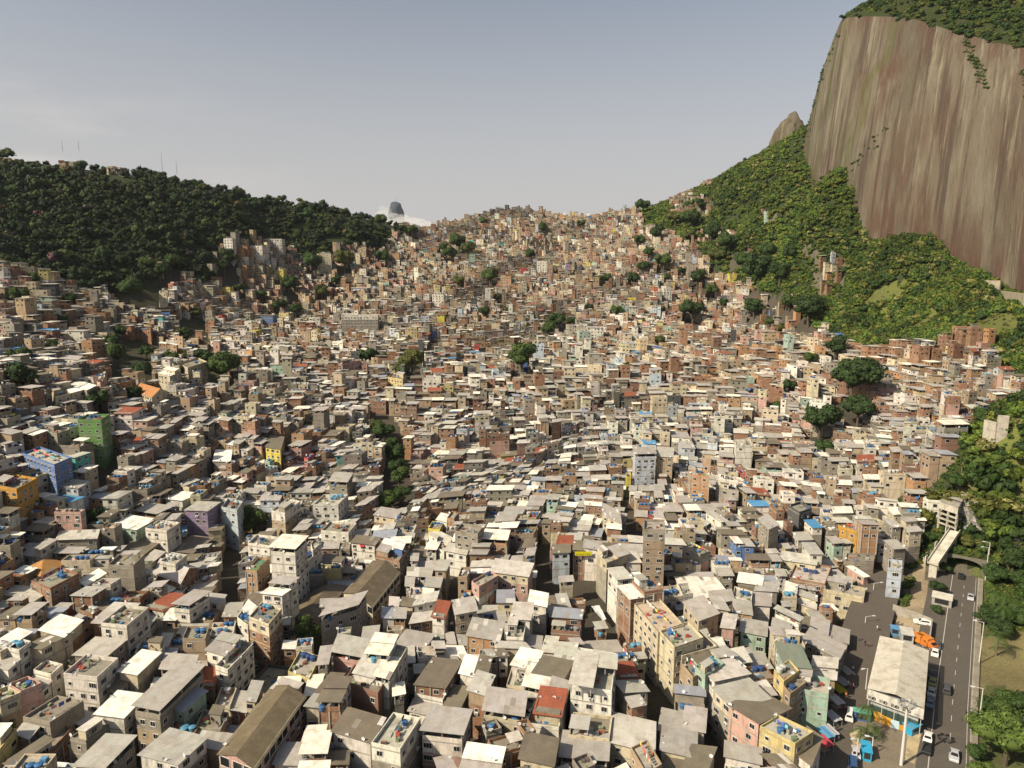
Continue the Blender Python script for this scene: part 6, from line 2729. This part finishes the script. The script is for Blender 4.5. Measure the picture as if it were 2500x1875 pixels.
def frame_building():
    h = 8.8
    z = on_ground(2339, 1287)[2] + h
    w_ = [kpt('H', *p, z) for p in ((1455, 85), (1620, 140), (1690, 15))]
    q = front_first(ccw([p[:2] for p in w_] + [(w_[0][0] + w_[2][0] - w_[1][0], w_[0][1] + w_[2][1] - w_[1][1])]))
    cx, cy = bil(q, .5, .5)
    zb = z - h - 1.5
    org = (cx, cy, zb)
    e = thing('unfinished_building', 'open concrete frame building on stilts with a walled top floor', 'building', org)
    m = MB()
    m.prism(q, z - 2.7, z - .4, 'plaster', (.50, .46, .38), top=True, topmat='concrete', topcol=(.35, .32, .27), bottom=True)
    m.build('wall', e, org)
    m = MB()
    sheet(m, sub(q, .05, .35, 1, 1), [z + .3] * 4, random.Random(3), 's', 0)
    m.build('roof', e, org)
    for u in (.03, .5, .97):
        for v in (.03, .97):
            x, y = bil(q, u, v)
            m = MB()
            m.prism([(x - .25, y - .25), (x + .25, y - .25), (x + .25, y + .25), (x - .25, y + .25)], zb, z - 2.72, 'concrete', (.48, .44, .36), top=False)
            m.build('column', e, org)
    for k in range(3):
        zz = z - 2.7 - 1.8 * (k + 1)
        for (u0, v0, u1, v1) in ((0, .0, 1, .06), (0, .94, 1, 1), (0, .06, .06, .94), (.94, .06, 1, .94)):
            m = MB()
            m.prism(sub(q, u0, v0, u1, v1), zz, zz + .35, 'concrete', (.46, .42, .35), bottom=True)
            m.build('beam', e, org)


frame_building()


def wall_run(pts, h, t, col, label, cat='retaining wall', name='retaining_wall'):
    P = [on_ground(*p) for p in pts]
    org = P[0]
    m = MB()
    for a, b in zip(P[:-1], P[1:]):
        d = Vector((b[0] - a[0], b[1] - a[1], 0)).normalized()
        n_ = Vector((-d.y, d.x, 0)) * t / 2
        m.prism(ccw([(a[0] + n_.x, a[1] + n_.y), (a[0] - n_.x, a[1] - n_.y), (b[0] - n_.x, b[1] - n_.y), (b[0] + n_.x, b[1] + n_.y)]), min(a[2], b[2]) - 2, max(a[2], b[2]) + h, 'concrete', col)
    tag(m.build(name, None, org), label, cat)


wall_run([(2090, 540), (2098, 556), (2130, 566), (2162, 578)], 2.2, 1.2, (.36, .31, .23), 'pale drain wall at the left foot of the granite dome')
wall_run([(2230, 634), (2268, 650)], 2.0, 1.2, (.36, .31, .23), 'short pale drain wall at the middle foot of the granite dome')
wall_run([(2402, 695), (2440, 720), (2500, 758), (2560, 800)], 3.2, 1.4, (.36, .31, .23), 'long pale drain wall at the right foot of the granite dome')
wall_run([(2400, 1072), (2430, 1078), (2458, 1062)], 7.0, 1.0, (.44, .40, .33), 'tall blank concrete retaining wall beside the highest houses')
wall_run([(2430, 1308), (2462, 1314), (2490, 1322)], 1.6, .6, (.50, .47, .42), 'low white wall on the slope above the tunnel')
wall_run([(2178, 1505), (2225, 1510), (2274, 1530), (2268, 1575)], 2.4, .35, (.33, .30, .25), 'stained yard wall behind the market hall', 'wall', 'wall')
# rock slabs and rubble of the landslip
for i, (px, py, w, d, h, lab) in enumerate([(2232, 830, 26, 12, 3.5, 'smooth bare rock slab on the grassy slope'), (2190, 800, 14, 8, 2.5, 'smaller rock slab above the smooth bare one'), (2378, 1225, 6, 7, 2.2, 'pale broken rock face above the rubble'), (2388, 1165, 7, 8, 2.4, 'upper pale rock face beside the brick houses'), (2440, 105, 30, 16, 9, 'pale boulder on the dome ledge')]):
    if i > 1:
        continue
    p = on_ground(px, py)
    bm = bmesh.new()
    bmesh.ops.create_icosphere(bm, subdivisions=3, radius=1)
    rr = random.Random(i)
    from mathutils import noise as mnoise
    for v_ in bm.verts:
        k = 1 + .35 * mnoise.noise(v_.co * 1.7 + Vector((i * 5, 0, 0))) + .12 * mnoise.noise(v_.co * 5)
        v_.co = Vector((v_.co.x * w / 2 * k, v_.co.y * d / 2 * k, v_.co.z * h * k))
    me = bpy.data.meshes.new('boulder')
    bm.to_mesh(me)
    bm.free()
    me.materials.append(MATS['granite'])
    tag(link('boulder', me, None, (p[0], p[1], p[2] - h * .3), .6), lab, 'rock')
rub = MB()
rr = random.Random(8)
for _ in range(700):
    t = rr.random()
    px = 2352 + rr.gauss(0, 9) + 35 * t
    py = 1225 + 75 * t + rr.gauss(0, 8)
    p = on_ground(px, py)
    s = rr.uniform(.3, 1.3)
    c = vary(rr.choice([(.34, .32, .29), (.26, .24, .21), (.42, .39, .34), (.2, .2, .22)]), rr, .2)
    a = rr.random() * 3
    ca, sa = math.cos(a) * s, math.sin(a) * s
    rub.prism([(p[0] - ca, p[1] - sa), (p[0] + sa, p[1] - ca), (p[0] + ca, p[1] + sa), (p[0] - sa, p[1] + ca)], p[2] - .3, [p[2] + s * rr.uniform(.1, .7) for _ in range(4)], 'concrete', c)
tag(rub.build('rubble'), 'heap of grey rubble and scrap above the footbridge', 'rubble', kind='stuff')


# people ---------------------------------------------------------------
def person_mesh(shirt, legs, skin, stride):
    vs = [(0, 0, .95), (0, 0, 1.2), (0, 0, 1.42), (0, 0, 1.52), (0, .02, 1.66)]
    es = [(0, 1), (1, 2), (2, 3), (3, 4)]
    rad = [.15, .15, .17, .06, .105]
    for s in (-1, 1):
        b = len(vs)
        vs += [(s * .20, 0, 1.40), (s * .26, .03 * s * stride, 1.12), (s * .25, -.10 - .08 * s * stride, .88), (s * .25, -.15 - .1 * s * stride, .80)]
        rad += [.06, .048, .036, .04]
        es += [(2, b), (b, b + 1), (b + 1, b + 2), (b + 2, b + 3)]
        b = len(vs)
        vs += [(s * .10, 0, .88), (s * .11, -.16 * s * stride, .48), (s * .11, .18 * s * stride * -1 + .05 * stride, .08), (s * .11, -.18 * s * stride - .14, .05)]
        rad += [.095, .068, .045, .045]
        es += [(0, b), (b, b + 1), (b + 1, b + 2), (b + 2, b + 3)]
    me = bpy.data.meshes.new('person')
    me.from_pydata(vs, es, [])
    o = bpy.data.objects.new('tmp_person', me)
    C.objects.link(o)
    mod = o.modifiers.new('s', 'SKIN')
    for i, r in enumerate(rad):
        me.skin_vertices[0].data[i].radius = (r, r * .85)
    me.skin_vertices[0].data[0].use_root = True
    o.modifiers.new('d', 'SUBSURF').levels = 1
    dg = bpy.context.evaluated_depsgraph_get()
    res = bpy.data.meshes.new_from_object(o.evaluated_get(dg))
    bpy.data.objects.remove(o)
    for mm in ('skin', 'cloth'):
        res.materials.append(MATS[mm])
    at = res.attributes.new('Col', 'FLOAT_COLOR', 'FACE')
    cols = np.ones((len(res.polygons), 4), np.float32)
    for p in res.polygons:
        c = p.center
        if c.z > 1.5 or (abs(c.x) > .215 and c.z < 1.2):
            col, k = skin, 0
            if c.z > 1.69 or (c.z > 1.6 and c.y > .05):
                col = (.02, .015, .012)
        elif c.z > .93:
            col, k = shirt, 1
        elif c.z > .14:
            col, k = legs, 1
        else:
            col, k = (.03, .03, .03), 1
        p.material_index = k
        p.use_smooth = True
        cols[p.index, :3] = col
    res.attributes['Col'].data.foreach_set('color', (cols * np.array([ALB, ALB, ALB, 1], np.float32)).ravel())
    return res


for i, (x, y, sh, lg, lab, st_) in enumerate([
        (580, 905, (.5, .04, .03), (.03, .06, .25), 'person in red top and blue trousers walking in the shaded street', .8), (670, 712, (.55, .08, .05), (.1, .05, .05), 'person in a red shirt crossing the shaded street', .6),
        (605, 790, (.5, .18, .06), (.08, .06, .05), 'person in an orange shirt beside the stalls', 0), (770, 385, (.03, .03, .035), (.03, .03, .05), 'person in black halfway up the shaded street', .7),
        (805, 385, (.30, .12, .08), (.04, .04, .05), 'person in a rust shirt walking next to the one in black', .7), (665, 580, (.6, .6, .58), (.05, .05, .08), 'person in a white shirt below the grey stalls', .5),
        (625, 695, (.58, .57, .52), (.06, .05, .05), 'person in a pale shirt near the mustard awning', .3), (715, 365, (.12, .12, .14), (.02, .02, .02), 'person in grey near the pale grey awning', .5),
        (530, 1070, (.05, .05, .06), (.03, .03, .03), 'person in dark clothes low in the street', .6), (500, 1085, (.45, .44, .42), (.1, .1, .15), 'person in a light grey shirt low in the street', .2),
        (880, 245, (.6, .58, .55), (.2, .2, .22), 'person in white beside the back of the market hall', .4)]):
    p = on_ground(*KX(x, y))
    me = person_mesh(sh, lg, random.Random(i).choice([(.25, .14, .09), (.12, .07, .045), (.36, .22, .15)]), st_)
    o = link('person', me, None, (p[0], p[1], ROAD_Z + .03), i * 1.1)
    tag(o, lab, 'person', 'people in the street')


# sign boards, tarpaulins, masts -----------------------------------------
def sign_board():
    A = at_height(1386 + 17, 1320 + 30 + 0, CAMZ - 104 + 9.6)
    ox, oy, k = 1380, 1320, .12605
    z = ground(*on_ground(1430, 1400)[:2]) + 9.4
    a = Vector(at_height(ox + 185 * k, oy + 285 * k, z))
    b = Vector(at_height(ox + 515 * k, oy + 290 * k, z))
    b.y = a.y + (b.y - a.y) * .2
    d = (b - a)
    L_ = d.length
    rz = math.atan2(d.y, d.x)
    e = thing('sign_board', 'long yellow banner with dark capital lettering on the white hall front', 'sign', tuple(a), rz)
    m = MB()
    m.box(0, -.12, 0, L_, 0, 1.35, 'paint', (.62, .56, .02))
    m.build('board', e)
    cu = bpy.data.curves.new('lettering', 'FONT')
    cu.body = 'FESTER MUUTO TAE BUSERA'
    cu.size = 1.0
    cu.extrude = .01
    cu.align_x = 'CENTER'
    o = bpy.data.objects.new('lettering', cu)
    C.objects.link(o)
    bpy.context.view_layer.update()
    o.scale = (L_ * .86 / max(o.dimensions.x, .1),) * 2 + (1,)
    o.location = (L_ / 2, -.14, .35)
    o.rotation_euler = (R(90), 0, 0)
    o.parent = e
    mt = bpy.data.materials.new('sign_ink')
    mt.use_nodes = True
    mt.node_tree.nodes['Principled BSDF'].inputs['Base Color'].default_value = (.04, .10, .02, 1)
    bpy.context.view_layer.update()
    me = bpy.data.meshes.new_from_object(o.evaluated_get(bpy.context.evaluated_depsgraph_get()))
    me.materials.clear()
    me.materials.append(mt)
    o2 = link('lettering', me, e, tuple(o.location), 0, tuple(o.scale), tuple(o.rotation_euler))
    bpy.data.objects.remove(o)


sign_board()


def yard_banner():
    z = ground(*on_ground(706, 1570)[:2]) + 3.6
    a, b = Vector(at_height(690, 1549, z)), Vector(at_height(724, 1553, z))
    d = b - a
    e = thing('sign_board', 'white banner with blue lettering over the yard entrance beside the tree', 'sign', tuple(a), math.atan2(d.y, d.x))
    m = MB()
    m.box(0, -.1, 0, d.length, 0, 1.7, 'paint', (.62, .62, .60))
    m.build('board', e)
    m = MB()
    rr = random.Random(4)
    for z0, h_ in ((1.05, .35), (.55, .3), (.15, .22)):
        x = .25 if z0 < 1 else .7
        while x < d.length - .4:
            w_ = rr.uniform(.15, .4)
            m.face([(x, -.11, z0), (x + w_, -.11, z0), (x + w_, -.11, z0 + h_), (x, -.11, z0 + h_)], 'paint', (.04, .09, .28))
            x += w_ + .1
    m.build('lettering', e)


yard_banner()


def tarp(fr, pts, h, col, label):
    ox, oy, k = FRAME[fr]
    P = [on_ground(ox + x * k, oy + y * k, h) for x, y in pts]
    z = P[0][2]
    P = [at_height(ox + x * k, oy + y * k, z) for x, y in pts]
    m = MB()
    n = 8
    rr = random.Random(int(pts[0][0]))
    q = [p[:2] for p in P]
    hh = {}
    for i in range(n + 1):
        for j in range(n + 1):
            hh[i, j] = z - .5 * math.sin(math.pi * i / n) * math.sin(math.pi * j / n) + rr.uniform(-.12, .12)
    for i in range(n):
        for j in range(n):
            f = []
            for a, b in ((i, j), (i + 1, j), (i + 1, j + 1), (i, j + 1)):
                x, y = bil(q, a / n, b / n)
                f.append((x, y, hh[a, b]))
            m.face(f, 'cloth', vary(col, rr, .08))
    o = m.build('tarpaulin', None, (P[0][0], P[0][1], z))
    tag(o, label, 'tarpaulin')
    e = o
    for (x, y) in q:
        mm = MB()
        g_ = ground(x, y)
        mm.tube((x, y, g_), (x, y, z), .05, .05, 'bark', (.25, .2, .14), 5)
        mb_o = mm.build('pole', None)
        mb_o.parent = e
        mb_o.matrix_parent_inverse = Matrix.Translation((-P[0][0], -P[0][1], -z))


tarp('M8', [(925, 1250), (960, 1285), (1080, 1280), (1040, 1215)], 3.4, (.03, .26, .52), 'crumpled bright blue tarpaulin beside the white angular roof')
tarp('M7', [(985, 1225), (1000, 1255), (1120, 1240), (1090, 1190)], 7.0, (.03, .24, .50), 'rumpled blue tarpaulin on a brick house in the middle distance')
tarp('P6', [(500, 280), (600, 410), (630, 385), (570, 270)], 3.2, (.55, .55, .54), 'silvery torn tarpaulin over the demolition yard')
tarp('M7', [(330, 1075), (345, 1100), (385, 1095), (370, 1065)], 6.0, (.03, .34, .55), 'small bright blue tarpaulin beside the bright pink house')


def mast(px, py, top, label):
    p = on_ground(px, py)
    h = 10.0
    for hh in np.arange(6, 60, .5):
        if project(p[0], p[1], p[2] + hh)[1] < top:
            h = float(hh)
            break
    e = thing('radio_mast', label, 'radio mast', p, 0, 'masts along the left ridge')
    m = MB()
    for i in range(3):
        a = i * 2.094
        m.tube((.55 * math.cos(a), .55 * math.sin(a), -1), (.12 * math.cos(a), .12 * math.sin(a), h), .09, .06, 'metal', (.32, .30, .30), 5)
    k = int(h / 2)
    for i in range(k):
        z = h * i / k
        r0, r1 = .55 - .43 * i / k, .55 - .43 * (i + 1) / k
        for j in range(3):
            a, b = j * 2.094, (j + 1) * 2.094
            m.tube((r0 * math.cos(a), r0 * math.sin(a), z), (r1 * math.cos(b), r1 * math.sin(b), z + h / k), .04, .04, 'metal', (.32, .30, .30), 4, False)
    m.build('lattice', e)


mast(153, 368, 345, 'left of the two thin masts above the left ridge houses')
mast(193, 368, 345, 'right of the two thin masts above the left ridge houses')
mast(397, 420, 374, 'tallest thin mast farther down the left ridge')
mast(432, 424, 392, 'thin mast just right of the tallest one on the left ridge')

# the faraway statue: a plain pillar figure on its plinth
p = at_depth(967, 493, 5200)
e = thing('statue', 'tiny pale statue on top of the distant peak', 'statue', p)
m = MB()
m.box(-4, -4, -14, 4, 4, 6, 'concrete', (.4, .4, .4))
m.build('plinth', e)
m = MB()
m.tube((0, 0, 6), (0, 0, 30), 3, 2.2, 'concrete', (.45, .45, .45), 8)
m.build('figure', e)

# cloud round the foot of the distant peak
from mathutils import noise as mno
cv, ct = [], []
for i, (px, py, r, k) in enumerate([(938, 524, 46, .7), (958, 529, 50, .5), (980, 533, 52, .5), (1010, 543, 70, .45), (944, 514, 24, .9), (933, 508, 18, 1.0), (1040, 556, 80, .5), (975, 552, 120, .5)]):
    p_ = at_depth(px, py, 4700)
    bm = bmesh.new()
    bmesh.ops.create_icosphere(bm, subdivisions=4, radius=1)
    b0 = sum(len(x) for x in cv)
    cv.append(np.array([[p_[0] + v.co.x * r * 1.3 * (1 + .4 * mno.noise(v.co * 2 + Vector((i, 0, 0)))), p_[1] + v.co.y * r, p_[2] + v.co.z * r * k * (1 + .4 * mno.noise(v.co * 2.5 + Vector((0, i, 0))))] for v in bm.verts]))
    ct.append(np.array([[v.index for v in f.verts] for f in bm.faces]) + b0)
    bm.free()
cm = bpy.data.materials.new('cloud')
cm.use_nodes = True
ctn = cm.node_tree
ctn.nodes.remove(ctn.nodes['Principled BSDF'])
pv = ctn.nodes.new('ShaderNodeVolumePrincipled')
pv.inputs['Color'].default_value = (.80, .785, .77, 1)
pv.inputs['Density'].default_value = .011
ctn.links.new(pv.outputs[0], ctn.nodes['Material Output'].inputs['Volume'])
MATS['cloud'] = cm
tag(link('cloud', np_mesh('cloud', np.concatenate(cv), np.concatenate(ct), 'cloud', np.ones((sum(len(x) for x in ct), 3)))), 'white cloud bank round the distant peak', 'cloud', kind='stuff')

# the air: one closed box of thin haze round the camera and the scene
hx = MB()
hx.box(-2600, -60, -290, 3000, 4400, 520, 'cloud', (1, 1, 1))
hm = bpy.data.materials.new('haze')
hm.use_nodes = True
htn = hm.node_tree
htn.nodes.remove(htn.nodes['Principled BSDF'])
hv = htn.nodes.new('ShaderNodeVolumePrincipled')
hv.inputs['Color'].default_value = (.80, .86, .95, 1)
hv.inputs['Density'].default_value = HAZE
hv.inputs['Anisotropy'].default_value = .2
htn.links.new(hv.outputs[0], htn.nodes['Material Output'].inputs['Volume'])
hz = hx.build('haze')
hz.data.materials.clear()
hz.data.materials.append(hm)
tag(hz, 'thin bluish haze filling the valley air', 'haze', kind='stuff')

# ---------------------------------------------------------------- windows nobody could see (faces of party walls) are left out
bpy.context.view_layer.update()
dg = bpy.context.evaluated_depsgraph_get()
eye = Vector((0, 0, CAMZ))
gone = []
for o in C.objects:
    b_ = o.name.split('.')[0]
    if b_ in ('window', 'air_conditioner', 'satellite_dish') and o.parent is not None:
        M = o.matrix_world
        ok_ = False
        for lp in (((-.3, -.35, .9), (.3, -.35, .9), (0, -.35, .3)) if b_ == 'window' else ((0, -.5, .55), (0, -.5, .2))):
            w_ = M @ Vector(lp)
            d_ = (eye - w_)
            hit = scene.ray_cast(dg, w_, d_.normalized(), distance=d_.length - 1)
            if hit[0] and hit[4] is not None and hit[4].name == 'haze':
                hit = (False,)
            if not hit[0]:
                ok_ = True
                break
        if ok_:
            pr = project(*M.translation)
            ok_ = -60 < pr[0] < 2560 and pr[1] < 1960
        if not ok_:
            gone.append(o)
print('windows removed', len(gone))
bpy.data.batch_remove(gone)
